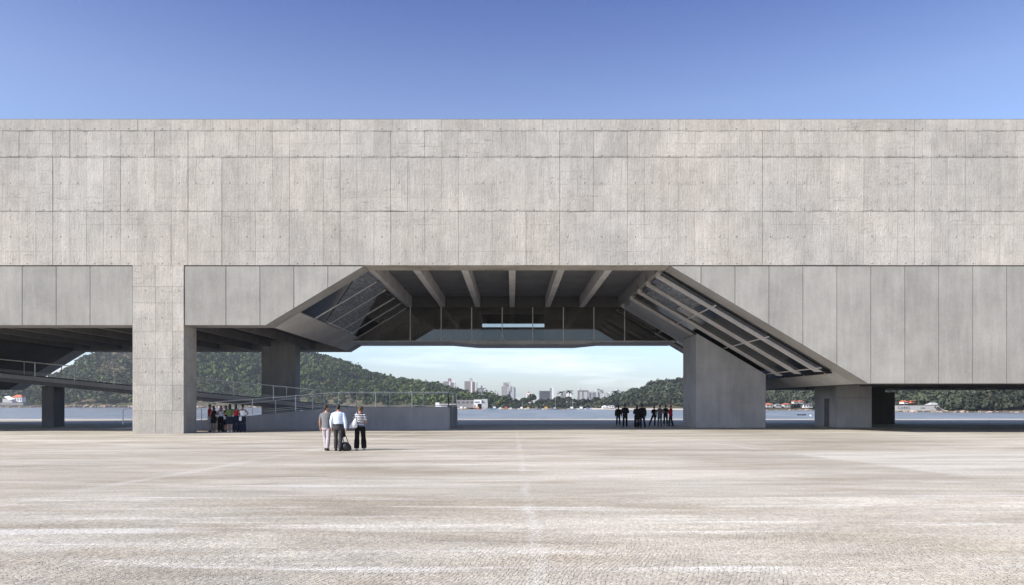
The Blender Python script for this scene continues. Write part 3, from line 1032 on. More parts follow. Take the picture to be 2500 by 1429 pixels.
def leaf_arrays(c, r, nq, size, squash=0.8, fill=0.45):
    """leaf-clump quads spread through crown volumes. c (n,3), r (n,)"""
    n = len(r)
    d = rng.normal(size=(n, nq, 3))
    d /= np.linalg.norm(d, axis=2, keepdims=True)
    d[:, :, 2] = np.abs(d[:, :, 2]) * 0.95 - 0.12
    rad = (fill + (1 - fill) * rng.random((n, nq, 1)) ** 0.6)
    lump = 1 + 0.22 * np.sin(d[:, :, :1] * 5 + rng.random((n, 1, 1)) * 6) + 0.18 * np.sin(d[:, :, 1:2] * 6 + rng.random((n, 1, 1)) * 6)
    p = c[:, None, :] + d * rad * lump * r[:, None, None] * np.array([1, 1, squash])
    nor = d + rng.normal(size=d.shape) * 0.55
    nor[:, :, 2] += 0.25
    nor /= np.linalg.norm(nor, axis=2, keepdims=True)
    a = np.cross(nor, rng.normal(size=d.shape))
    a /= np.linalg.norm(a, axis=2, keepdims=True)
    b = np.cross(nor, a)
    s = (size * r[:, None, None]) * (0.6 + 0.8 * rng.random((n, nq, 1)))
    a = a * s
    b = b * s * 0.75
    bend = nor * s * 0.25
    v = np.stack([p - a - b * 0.4 - bend, p + a * 0.3 - b + bend * 0, p + a + b * 0.4 - bend, p - a * 0.3 + b], 2)
    t = np.repeat(np.clip(rng.random((n, 1)) * 0.75 + rng.random((n, nq)) * 0.3 - 0.05, 0, 1)[:, :, None], 4, 2)
    return v.reshape(-1, 3), t.reshape(-1)


def quads_mesh(name, v, t, mat):
    me = bpy.data.meshes.new(name)
    n = len(v)
    me.vertices.add(n)
    me.vertices.foreach_set('co', v.astype(np.float32).ravel())
    me.loops.add(n)
    me.loops.foreach_set('vertex_index', np.arange(n, dtype=np.int32))
    me.polygons.add(n // 4)
    me.polygons.foreach_set('loop_start', np.arange(0, n, 4, dtype=np.int32))
    me.update(calc_edges=True)
    a = me.attributes.new('tint', 'FLOAT', 'POINT')
    a.data.foreach_set('value', t.astype(np.float32))
    me.materials.append(mat)
    return me


def forest(name, s, t, r, nq, mat, size=0.30, lift=0.5):
    X, Y, Z = terrain_at(s, t)
    c = np.stack([X, Y, Z + r * lift], -1)
    v, tt = leaf_arrays(c, r, nq, size)
    link(name, quads_mesh(name, v, tt, mat), kind='stuff')


n = 8000
s = rng.uniform(-420, 1230, n)
t = rng.uniform(0.035, 1.08, n)
rocky = (s > 235) & (s < 345) & (t > 0.40) & (t < 1.0) & (rng.random(n) < 0.9)
shore = (t < 0.13) & (rng.random(n) < 0.5)
city = (s > 1100) & (t > 0.6)
keep = ~(rocky | shore | city)
s, t = s[keep], t[keep]
forest('hill_forest', s, t, 1.8 + 4.6 * rng.random(len(s)) ** 2.0, 70, M['leaf'], 0.24, 0.3 + 0.5 * rng.random(len(s)))
n = 420
s = rng.uniform(238, 345, n)
t = rng.uniform(0.42, 1.0, n)
forest('dry_scrub', s, t, rng.uniform(0.8, 2.0, n), 40, M['scrub'])
n = 7500
s = rng.uniform(1485, 2780, n)
t = rng.uniform(0.02, 1.06, n)
keep = ~((t < 0.16) & (s > 1860) & (s < 2000)) & ~((t < 0.17) & (s > 2150) & (s < 2310)) & ~((t < 0.05) & (s < 1700))
s, t = s[keep], t[keep]
forest('headland_forest', s, t, 1.1 + 3.2 * rng.random(len(s)) ** 1.9, 62, M['leaf2'], 0.25, 0.3 + 0.5 * rng.random(len(s)))
n = 900
s = rng.uniform(1090, 1500, n)
t = rng.uniform(0.03, 0.30, n)
forest('shore_undergrowth', s, t, rng.uniform(1.2, 2.6, n), 44, M['leaf2'])

# ------------------------------------------------------------------ trees one can tell apart along the far shore
protos = []
for k in range(6):
    rad = [3.6, 3.0, 4.4, 2.6, 3.4, 4.0][k]
    cc = np.array([[0, 0, 4.6], [rad * .45, .3, 4.0], [-rad * .5, -.2, 4.2], [0.1, rad * .4, 4.9]])
    v, tt = leaf_arrays(cc, np.array([rad * .72, rad * .55, rad * .5, rad * .5]), 110, 0.22, 0.85)
    crown = quads_mesh('crown', v, tt, M['leaf2'])
    tm = MB().tube([(0, 0, 0), (0.05, 0, 1.6), (0.0, 0.05, 3.4), (0.1, 0.1, 5.0)], [0.3, 0.22, 0.17, 0.08], 6)
    tm.tube([(0.0, 0.0, 2.2), (rad * .3, 0.1, 3.6), (rad * .5, 0.2, 4.4)], [0.14, 0.09, 0.04], 5)
    tm.tube([(0.0, 0.0, 2.0), (-rad * .3, -0.1, 3.3), (-rad * .5, -0.2, 4.2)], [0.14, 0.09, 0.04], 5)
    protos.append((crown, tm.mesh('trunk', M['bark'])))
# (px, Y, scale, prototype): shore trees from left to right
shore_trees = []
pxs = list(range(1150, 1500, 9))
random.shuffle(pxs)
for px in sorted(pxs):
    shore_trees.append((px + random.uniform(-4, 4), random.uniform(505, 600), random.uniform(0.75, 1.3), random.randrange(6)))
ORD = ['first', 'second', 'third', 'fourth', 'fifth', 'sixth', 'seventh', 'eighth', 'ninth', 'tenth', 'eleventh', 'twelfth', 'thirteenth', 'fourteenth', 'fifteenth',
       'sixteenth', 'seventeenth', 'eighteenth', 'nineteenth', 'twentieth', 'twenty-first', 'twenty-second', 'twenty-third', 'twenty-fourth', 'twenty-fifth']
cnt = {}
for px, Y, sc, k in shore_trees:
    x = X_(px, Y)
    side = 'beneath the tower blocks' if px < 1270 else 'before the pale apartment blocks' if px < 1420 else 'near the sandy beach'
    cnt[side] = cnt.get(side, -1) + 1
    tr = empty('shore_tree', (x, Y, -1.2), label=ORD[cnt[side]] + ' round-crowned tree from the left, far shore, ' + side, cat='tree', group='broadleaf trees along the far shore ' + side)
    ang = random.uniform(0, 6.28)
    for nm, me in zip(('crown', 'trunk'), protos[k]):
        o = bpy.data.objects.new(nm, me)
        COL.objects.link(o)
        o.parent = tr
    tr.scale = (sc, sc, sc * random.uniform(0.9, 1.2))
    tr.rotation_euler.z = ang


def palm(px, py, Y, label):
    x, zt = X_(px, Y), Z_(py, Y)
    root = empty('palm_tree', (x, Y, -1.0), label=label, cat='palm tree', group='tall palms above the far shore')
    mk('trunk', MB().tube([(x, Y, -1.0), (x + .3, Y, zt * .5), (x + .1, Y, zt - 1.0)], [0.3, 0.22, 0.18], 6), M['bark'], root)
    m = MB()
    for k in range(22):
        a = k * 2.4
        e = random.uniform(-0.2, 1.2)
        L = random.uniform(3.4, 4.6)
        prev = None
        for q in range(5):
            u = q / 4
            rr = L * u
            c = Vector((x + .1 + math.cos(a) * rr * math.cos(e * (1 - u)), Y + math.sin(a) * rr * math.cos(e * (1 - u)),
                        zt - 1.2 + math.sin(e) * rr - 2.6 * u * u * L / 4))
            w = Vector((-math.sin(a), math.cos(a), 0)) * (0.55 * math.sin(math.pi * min(u * 0.85 + 0.12, 1)))
            dn = Vector((0, 0, -0.25))
            cur = [c - w + dn, c, c + w + dn]
            if prev:
                m.add(prev + cur, [(0, 1, 4, 3), (1, 2, 5, 4)])
            prev = cur
    mk('crown', m, M['leaf2'], root)


palm(1371, 955, 640, 'tall palm, left one of the close pair right of the dark block')
palm(1389, 953, 640, 'tall palm, right one of the close pair right of the dark block')
palm(1503, 954, 600, 'lone palm in front of the small pale block')


def conifer(px, py, Y, label):
    x, zt = X_(px, Y), Z_(py, Y)
    root = empty('conifer_tree', (x, Y, -1.0), label=label, cat='tree', group='pointed conifers left of the stepped tower')
    mk('trunk', MB().tube([(x, Y, -1.0), (x, Y, zt)], [0.35, 0.05], 6), M['bark'], root)
    cs, rs_ = [], []
    h = zt + 1
    for q in range(9):
        u = q / 8
        cs.append((x + random.uniform(-.2, .2), Y, 1.0 + (h - 2.4) * u))
        rs_.append(2.1 * (1 - u) + 0.35)
    v, tt = leaf_arrays(np.array(cs), np.array(rs_), 50, 0.25, 0.7)
    link('crown', quads_mesh('crown', v, tt, M['leaf2']), root)


conifer(1209, 952, 600, 'taller pointed conifer left of the stepped tower')
conifer(1215, 955, 600, 'shorter pointed conifer left of the stepped tower')

# ------------------------------------------------------------------ far town
TOWN = 820.0


def block(m, px0, px1, py0, py1, Y, depth):
    return m.box(X_(px0, Y), X_(px1, Y), Y, Y + depth, Z_(py1, Y), Z_(py0, Y))


def tower(name, label, Y, body, mat, extras=(), bands=(), group=None, base=994):  # white strips and end walls paint sunlit faces, brown-grey walls the shaded ones
    """body: (px0,px1,py0); extras: (part, px0,px1,py0,py1,mat,dy); bands: (px0,px1,py0,py1,n,mat,name)"""
    px0, px1, py0 = body
    root = empty(name, (X_((px0 + px1) / 2, Y), Y, Z_(base, Y)), label=label, cat='building', group=group)
    mk('wall', block(MB(), px0, px1, py0, base, Y, 12), M[mat], root)
    for nm, a, b, c, d, mt, dy in extras:
        if d > base:
            d = base
        mk(nm, block(MB(), a, b, c, d, Y + dy, 8), M[mt], root)
    for a, b, c, d, n_, mt, nm in bands:
        hgt = (d - c) / n_
        for q in range(n_):
            y_ = Y - 0.25 if nm == 'window' else Y - 0.9
            dep = 0.4 if nm == 'window' else 0.95
            m = MB().box(X_(a, Y), X_(b, Y), y_, y_ + dep, Z_(c + hgt * (q + 0.72), Y), Z_(c + hgt * (q + 0.22), Y))
            mk(nm, m, M[mt], root)
    return root


tower('apartment_tower', 'tower with painted-in lit and shaded faces and red-sided lift box behind the hill crest', TOWN, (1082, 1099, 931.5), 'mauve',
      [('side_wing', 1097, 1112, 932, 994, 'white', 0.4), ('lift_box', 1093.5, 1100, 924, 932, 'mauve', 2), ('red_strip', 1099.1, 1100.4, 924, 932, 'red', 1.6), ('lit_face_strip', 1096.5, 1099.8, 932, 994, 'white', -0.5)],
      [(1100.5, 1108, 933, 952, 5, 'mauve', 'window'), (1109, 1112.4, 933, 952, 5, 'white', 'balcony')])
tower('apartment_tower', 'tallest tower with a painted-in sunlit strip beside the smaller grey block', TOWN, (1134, 1149.5, 931), 'mauve',
      [('side_wing', 1149, 1164.5, 931.5, 994, 'pgrey', 0.3), ('lift_box', 1146, 1152, 923, 931.5, 'pgrey', 2), ('lit_face_strip', 1149.2, 1153, 931.6, 994, 'white', -0.6),
       ('red_strip', 1147.8, 1149.1, 932, 994, 'red', -0.4), ('end_wall', 1160.5, 1164.5, 931.6, 994, 'white', -0.5)],
      [(1153.4, 1160, 932.5, 962, 9, 'mauve', 'window'), (1162.2, 1163.8, 933, 961, 9, 'pgrey', 'balcony')])
tower('apartment_block', 'smaller grey block with little roof tank beside the tallest tower', TOWN, (1165.6, 1183, 948.5), 'pgrey',
      [('end_wall', 1182.6, 1186, 949, 994, 'white', -0.2), ('roof_box', 1173.5, 1177.5, 942, 948.5, 'pgrey', 2), ('roof_slab', 1165, 1186.3, 947.8, 948.9, 'mauve', -0.6)],
      [(1167, 1172, 950.5, 962, 4, 'mauve', 'window'), (1174, 1180, 950.5, 962, 4, 'mauve', 'window')])
tower('apartment_tower', 'stepped pale tower with striped balconies standing alone mid skyline', TOWN, (1224.5, 1240, 943.8), 'mauve',
      [('upper_wing', 1228, 1246.5, 933, 944, 'pgrey', 1.5), ('middle_wing', 1239.5, 1247.5, 938, 994, 'pgrey', 0.7), ('right_wing', 1247, 1255, 944, 994, 'pgrey', -0.3), ('end_wall', 1254.8, 1259, 944.5, 994, 'white', 0.6)],
      [(1237.5, 1242, 945, 966, 9, 'white', 'balcony'), (1242.5, 1247, 939, 956, 8, 'white', 'balcony'), (1230, 1239, 936, 942, 2, 'dgrey', 'window'), (1226, 1236, 946, 966, 6, 'pgrey', 'window')])
tower('office_block', 'dark glazed block joined to a slim white tower', TOWN, (1317, 1343.5, 955), 'dgrey',
      [('parapet', 1316.6, 1343.5, 953.8, 955.2, 'pgrey', -0.4), ('white_tower', 1344, 1352, 947, 994, 'white', -1), ('lift_shaft', 1342.8, 1345.2, 947.5, 994, 'mauve', -1.4)],
      [(1318.5, 1342, 957, 970, 4, 'window', 'window')])
tower('apartment_block', 'low pale block behind the palm pair', TOWN, (1366, 1383, 962), 'pgrey',
      [('right_wing', 1383, 1396, 959, 994, 'white', -1), ('left_wing', 1363, 1366.5, 957, 994, 'white', 1)], [(1369, 1381, 963, 972, 3, 'mauve', 'window')])
tower('apartment_block', 'cream block with brown frame and roof tank right of the palms', TOWN, (1411.5, 1435, 953.5), 'pgrey',
      [('roof_box', 1414, 1418.5, 947, 953.5, 'pgrey', 2), ('frame_bar', 1411, 1435.5, 953, 955, 'mauve', -0.5), ('frame_bar', 1411, 1412.6, 955.1, 994, 'mauve', -0.5), ('frame_bar', 1421.2, 1422.6, 955.1, 994, 'mauve', -0.5), ('frame_bar', 1433.5, 1435.5, 955.1, 994, 'mauve', -0.5), ('end_wall', 1435.6, 1441, 954.5, 994, 'white', 0.5)],
      [(1435.8, 1439, 956, 970, 4, 'pgrey', 'balcony')])
tower('apartment_block', 'grey stepped block with dark roof parapet beside the cream block', TOWN, (1444, 1460, 956), 'pgrey',
      [('upper_wing', 1456, 1473.5, 951, 994, 'pgrey', 1), ('roof_parapet', 1458, 1463, 949.5, 951.5, 'mauve', 0.5), ('right_wing', 1473.5, 1482.5, 958, 994, 'pgrey', -0.6), ('end_wall', 1482.6, 1489, 958.5, 994, 'white', 0.5)],
      [(1482.8, 1487, 960, 974, 4, 'pgrey', 'balcony'), (1446, 1454, 958, 972, 4, 'window', 'window'), (1465, 1472, 952.5, 958, 2, 'window', 'window')])
tower('apartment_block', 'small pale block behind the lone palm', TOWN, (1496, 1511, 954.5), 'pgrey',
      [('roof_box', 1505, 1511.5, 949.5, 954.5, 'pgrey', 2), ('end_wall', 1511, 1513.5, 955, 994, 'white', 0.3)], [(1498, 1509, 957, 967, 3, 'mauve', 'window')])
tower('town_house', 'low grey house on the ridge left of the wooded headland', 700, (1545, 1556, 950), 'pgrey', [('side_wing', 1537, 1545.5, 957, 975, 'pgrey', 0.5)], base=980)
tower('warehouse', 'long green-grey building below the tallest tower', 640, (1142, 1181, 963.5), 'green', [('roof_slab', 1141, 1182, 962.5, 963.6, 'pgrey', -0.6), ('low_wing', 1165, 1186, 966, 990, 'mauve', 2)])
ch = empty('domed_chapel', (X_(1290, 760), 760, 0), label='small chapel with pink dome peeping over the trees', cat='chapel')
mk('wall', block(MB(), 1286, 1296, 959.5, 990, 760, 5), M['white'], ch)
mk('dome', MB().ball((X_(1290.5, 760), 763, Z_(959.6, 760)), (1.5, 1.5, 1.4), 12, 8), M['red'], ch)

# waterfront buildings
wf = empty('waterfront_building', (X_(1150, 500), 500, -1.2), label='low white waterfront building with a row of dark windows', cat='building')
mk('wall', block(MB(), 1115, 1157, 977, 996, 500, 8), M['mauve'], wf)
mk('white_wing', block(MB(), 1157, 1175.5, 976, 986, 499, 8), M['white'], wf)
mk('white_wing', block(MB(), 1157, 1166, 986.05, 996, 499, 8), M['white'], wf)
mk('right_wing', block(MB(), 1175.6, 1190, 974.5, 985, 500.5, 8).box(X_(1176, 499), X_(1191, 499), 499, 506, Z_(996, 499), Z_(985.05, 499)), M['pgrey'], wf)
for px in (1119, 1131, 1141, 1152):
    mk('window', block(MB(), px - 3, px + 3, 980.5, 985, 499.9, 0.3), M['window'], wf)
for k in range(6):
    mk('window', block(MB(), 1159 + k * 2.1, 1160.1 + k * 2.1, 980.5, 984, 498.9, 0.3), M['window'], wf)
mk('door', block(MB(), 1158, 1160.5, 989, 995.5, 498.9, 0.2), M['red'], wf)
sh = empty('boat_shed', (X_(1080, 520), 520, -1.4), label='low white quayside shed with red edge above the ramp landing', cat='shed')
mk('wall', block(MB(), 1063, 1072, 983, 996, 520, 5).box(X_(1072, 520), X_(1092, 520), 520, 525, Z_(996, 520), Z_(989.5, 520)), M['white'], sh)
mk('roof', block(MB(), 1072.1, 1116, 986.5, 987.8, 519, 7), M['white'], sh)
mk('fascia', block(MB(), 1073, 1110, 987.85, 988.6, 519.2, 0.3), M['red'], sh)
for k in range(4):
    mk('post', block(MB(), 1096 + k * 6, 1096.6 + k * 6, 988.7, 996, 521, 0.3), M['pgrey'], sh)


def house(px, py0, pyr, py1, w, Y, label, cat='house', wall='white', roof='tile', group=None, depth=6.0, hip=0.5):
    """py0 ridge, pyr eaves, py1 base"""
    x0, x1 = X_(px - w / 2, Y), X_(px + w / 2, Y)
    zb_, ze, zr_ = Z_(py1, Y), Z_(pyr, Y), Z_(py0, Y)
    h = empty('house', ((x0 + x1) / 2, Y, zb_), label=label, cat=cat, group=group)
    mk('wall', MB().box(x0, x1, Y, Y + depth, zb_, ze), M[wall], h)
    o = 0.35
    xm0, xm1 = x0 + (x1 - x0) * hip * .5, x1 - (x1 - x0) * hip * .5
    mk('roof', MB().add([(x0 - o, Y - o, ze + .01), (x1 + o, Y - o, ze + .01), (x1 + o, Y + depth + o, ze + .01), (x0 - o, Y + depth + o, ze + .01),
                         (xm0, Y + depth / 2, zr_), (xm1, Y + depth / 2, zr_)],
                        [(0, 1, 5, 4), (1, 2, 5), (2, 3, 4, 5), (3, 0, 4), (3, 2, 1, 0)]), M[roof], h)
    nw = max(2, int((x1 - x0) / 1.8))
    for k in range(nw):
        xc = x0 + (x1 - x0) * (k + .5) / nw
        zc = zb_ + (ze - zb_) * .55
        hh = (ze - zb_) * .22
        mk('window', MB().box(xc - .4, xc + .4, Y - .06, Y + .05, zc - hh, zc + hh), M['window'], h)
    return h


h1 = house(41, 964, 970.5, 982, 24, 676, 'white waterside house with orange tiled roof and white awning at the left')
mk('awning', MB().add([(X_(10, 672), 672, Z_(969, 672)), (X_(22, 672), 672, Z_(967, 672)), (X_(36, 670), 669, Z_(974.5, 670)), (X_(24, 670), 669, Z_(976, 670)),
                       (X_(10, 672), 672, Z_(969.6, 672)), (X_(22, 672), 672, Z_(967.6, 672)), (X_(36, 670), 669, Z_(975.1, 670)), (X_(24, 670), 669, Z_(976.6, 670))],
                      [(0, 1, 2, 3), (7, 6, 5, 4), (0, 3, 7, 4), (3, 2, 6, 7), (2, 1, 5, 6), (1, 0, 4, 5)]), M['white'], h1)
mk('porch', MB().box(X_(6, 674), X_(30, 674), 674, 675.8, Z_(983, 674), Z_(974, 674)), M['pgrey'], h1)
mk('terrace', MB().box(X_(4, 672), X_(60, 672), 670, 680, Z_(990, 672), Z_(983.2, 672)), M['mauve'], h1)
house(1493, 990.2, 991.6, 995.5, 14, 466, 'small white beach house with two dark windows under trees', wall='white', roof='pgrey', depth=4)
house(1477, 990, 993, 997, 12, 467, 'white boathouse with pointed gable beside the beach', wall='white', roof='white', depth=4, hip=1.0)
for (px, py0, pe, pb, w, lab) in (
        (1879, 984.5, 988, 995, 16, 'orange-roofed house at the left end of the village between the pylons'),
        (1901, 986, 988.5, 995.5, 13, 'drab-roofed house second from left in the village between the pylons'),
        (1922, 985, 987.6, 995, 15, 'long orange-roofed house in the middle of the village'),
        (1943, 978.5, 980.5, 986, 9, 'upper house with faded pink roof on the slope above the village'),
        (1957, 978, 980.3, 986, 10, 'upper house with bright pink roof right of the faded one'),
        (1968, 986, 987.5, 996, 13, 'white two-storey house at the right end of the village'),
        (1980, 985.5, 987, 996, 9, 'pale narrow house against the second pylon')):
    house(px, py0, pe, pb, w, 424, lab, wall='white' if 'white' in lab else 'pgrey', roof='tile' if 'orange' in lab or 'pink' in lab else 'mauve', group='houses of the shore village', depth=4)
house(2212, 978, 981.5, 986, 11, 352, 'left red-roofed house above the long sea wall', depth=4, group='houses above the sea wall')
house(2231, 977, 979, 985, 14, 352, 'orange house with flat roof right of the red-roofed one', wall='tile', depth=4, group='houses above the sea wall')
house(2285, 983.4, 988.6, 990, 22, 340, 'grey hipped pavilion roof behind the sea wall', wall='pgrey', roof='pgrey', depth=5, group='houses above the sea wall')

swl = empty('sea_wall', (X_(2243, 333), 333, -2), label='long grey sea wall lettered CARES above the rocks', cat='wall')
mk('wall', MB().box(X_(2150, 333), X_(2306, 333), 333, 335, -2.2, Z_(991.5, 333)), M['pgrey'], swl)
mk('parapet', MB().box(X_(2150, 333), X_(2306, 333), 333.4, 334.6, Z_(991.45, 333), Z_(989.5, 333)), M['mauve'], swl)


def lettering(body, px, py, size, Y, parent):
    cu = bpy.data.curves.new('lettering', 'FONT')
    cu.body = body
    cu.size = size
    cu.space_character = 1.25
    cu.extrude = 0.02
    ob = bpy.data.objects.new('lettering', cu)
    COL.objects.link(ob)
    dg = bpy.context.evaluated_depsgraph_get()
    me = bpy.data.meshes.new_from_object(ob.evaluated_get(dg))
    bpy.data.objects.remove(ob)
    me.materials.clear()
    me.materials.append(M['black'])
    me.transform(Matrix.Translation((X_(px, Y), Y - 0.03, Z_(py, Y))) @ Matrix.Rotation(math.radians(90), 4, 'X'))
    link('lettering', me, parent)


lettering('CARES', 2192, 999, 1.55, 333, swl)
lettering('HDR', 2247.5, 998.3, 0.85, 333, swl)

# boulders along the water's edge
rock_me = []
for k in range(5):
    bm = bmesh.new()
    bmesh.ops.create_icosphere(bm, subdivisions=2, radius=1)
    sx, sy, sz = random.uniform(.9, 1.5), random.uniform(.8, 1.1), random.uniform(.5, .8)
    ph = random.random() * 6
    for v in bm.verts:
        d = v.co.copy()
        q = 1 + .18 * math.sin(4 * d.x + ph) + .15 * math.sin(5 * d.y + 2 * ph) + .12 * math.sin(6 * d.z + d.x * 3 + ph)
        v.co = Vector((d.x * sx, d.y * sy, d.z * sz)) * q
    me = bpy.data.meshes.new('boulder')
    bm.to_mesh(me)
    bm.free()
    me.materials.append(M['rock'])
    rock_me.append(me)


def boulders(s0, s1, n, r0, r1, label, group):
    for i in range(n):
        s_ = s0 + (s1 - s0) * (i + random.random()) / n
        X, Y, Z = terrain_at(s_, random.uniform(-0.01, 0.03))
        r = random.uniform(r0, r1)
        o = link('boulder', random.choice(rock_me), None, (float(X), float(Y), -2.0 + r * random.uniform(0.05, 0.4)), label=ORD[i] + ' from the left, ' + label, cat='boulder', group=group)
        o.scale = (r * random.uniform(1, 1.8), r, r * random.uniform(.7, 1))
        o.rotation_euler = (random.uniform(-.2, .2), random.uniform(-.2, .2), random.uniform(0, 6))


boulders(-40, 135, 18, 0.7, 1.7, 'pinkish boulder at the waterline below the orange-roofed house', 'boulders below the waterside house')
boulders(135, 325, 22, 0.9, 2.6, 'grey and pink boulder at the foot of the wooded hill', 'boulders at the foot of the hill')
boulders(475, 650, 16, 0.9, 2.0, 'boulder at the waterline behind the standing group', 'boulders behind the left group')
boulders(2170, 2345, 24, 0.35, 1.1, 'rough boulder below the long grey sea wall', 'boulders below the sea wall')
boulders(1865, 1990, 16, 0.3, 0.7, 'low boulder on the village shore between the pylons', 'boulders on the village shore')
boulders(2345, 2560, 18, 0.4, 1.0, 'dark boulder under the trees at the far right', 'boulders under the right trees')


# boats along the far shore
def boat(px, Y, L, hull, cabin, label, mast=0.0, cab=True):
    x = X_(px, Y)
    root = empty('boat', (x, Y, -2.0), label=label, cat='boat', group='boats along the far shore')
    m = MB()
    sec = [(-.5, .30, .62), (-.3, .36, .5), (0, .38, .46), (.3, .30, .54), (.5, .02, .78)]
    rings = []
    for u, w, h in sec:
        rings.append([(x + u * L, Y - w * L * .5, -2 + h * L * .22), (x + u * L, Y - w * L * .3, -2.05), (x + u * L, Y + w * L * .3, -2.05), (x + u * L, Y + w * L * .5, -2 + h * L * .22)])
    v = [p for r in rings for p in r]
    f = []
    for i in range(4):
        for k in range(3):
            f.append((i * 4 + k, i * 4 + k + 1, i * 4 + 5 + k, i * 4 + 4 + k))
        f.append((i * 4 + 3, i * 4, i * 4 + 4, i * 4 + 7))
    f += [(0, 1, 2, 3), (16, 17, 18, 19)]
    mk('hull', m.add(v, f), M[hull], root)
    if cab:
        mk('cabin', MB().box(x - .22 * L, x + .05 * L, Y - .12 * L, Y + .12 * L, -2 + .1 * L, -2 + .27 * L)
           .box(x - .26 * L, x + .08 * L, Y - .14 * L, Y + .14 * L, -2 + .272 * L, -2 + .29 * L), M[cabin], root)
    if mast:
        mk('mast', MB().tube([(x, Y, -2 + .1 * L), (x, Y, -2 + mast)], 0.06, 5), M['pgrey'], root)


for (px, hull, cabin, L, mast, lab) in (
        (1128, 'white', 'white', 6, 0, 'white boat with long canopy below the waterfront building'),
        (1137, 'yel', 'white', 5, 0, 'yellow hulled boat near the waterfront building'),
        (1168, 'red', 'yel', 5.5, 0, 'red hulled boat with yellow cabin under the white wing'),
        (1187, 'white', 'pgrey', 5, 0, 'white hulled boat at the right end of the waterfront building'),
        (1209, 'blueb', 'white', 6, 0, 'blue boat with rounded white cabin'),
        (1223, 'white', 'white', 4.5, 0, 'small white boat just right of the blue boat'),
        (1237, 'yel', 'red', 6, 0, 'yellow boat with red cabin below the stepped tower'),
        (1248, 'white', 'white', 4, 0, 'small white boat right of the yellow and red boat'),
        (1275, 'white', 'white', 5.5, 5, 'white boat with raised bow and short mast'),
        (1291, 'white', 'yel', 5, 0, 'white boat with yellow cabin under the domed chapel'),
        (1311, 'pgrey', 'mauve', 5, 0, 'grey boat with brown cabin below the dark block'),
        (1335, 'white', 'yel', 6, 0, 'slanting white boat with yellow cabin'),
        (1356, 'mauve', 'pgrey', 5, 8, 'brown boat with a tall mast'),
        (1398, 'pgrey', 'white', 6, 6, 'grey boat with white cabin and mast below the round tree'),
        (1421, 'white', 'white', 6, 0, 'white boat in open water below the cream block'),
        (1436, 'white', 'blueb', 4.5, 0, 'small white boat with blue cabin near the beach')):
    boat(px, float(np.interp(px, S_, YS)) - 6 - random.random() * 5, L, hull, cabin, lab, mast)
boat(1957, 240, 2.6, 'black', 'black', 'small dark boat on the open water between the pylons', 0, False)
for k, nm in enumerate(('float',)):
    x, Y = X_(1979, 225), 225
    by_ = empty('buoy', (x, Y, -2), label='little white buoy on the water near the second pylon', cat='buoy')
    mk('float', MB().ball((x, Y, -1.9), 0.28, 10, 6), M['white'], by_)
    mk('pin', MB().tube([(x, Y, -1.62), (x, Y, -1.35)], 0.04, 5), M['steel'], by_)

# ------------------------------------------------------------------ people
PENDING = []


def solidify(o, voxel, it=4):
    md = o.modifiers.new('remesh', 'REMESH')
    md.mode = 'VOXEL'
    md.voxel_size = voxel
    md.use_smooth_shade = True
    sm = o.modifiers.new('smooth', 'SMOOTH')
    sm.iterations = it
    sm.factor = 0.5
    PENDING.append(o)


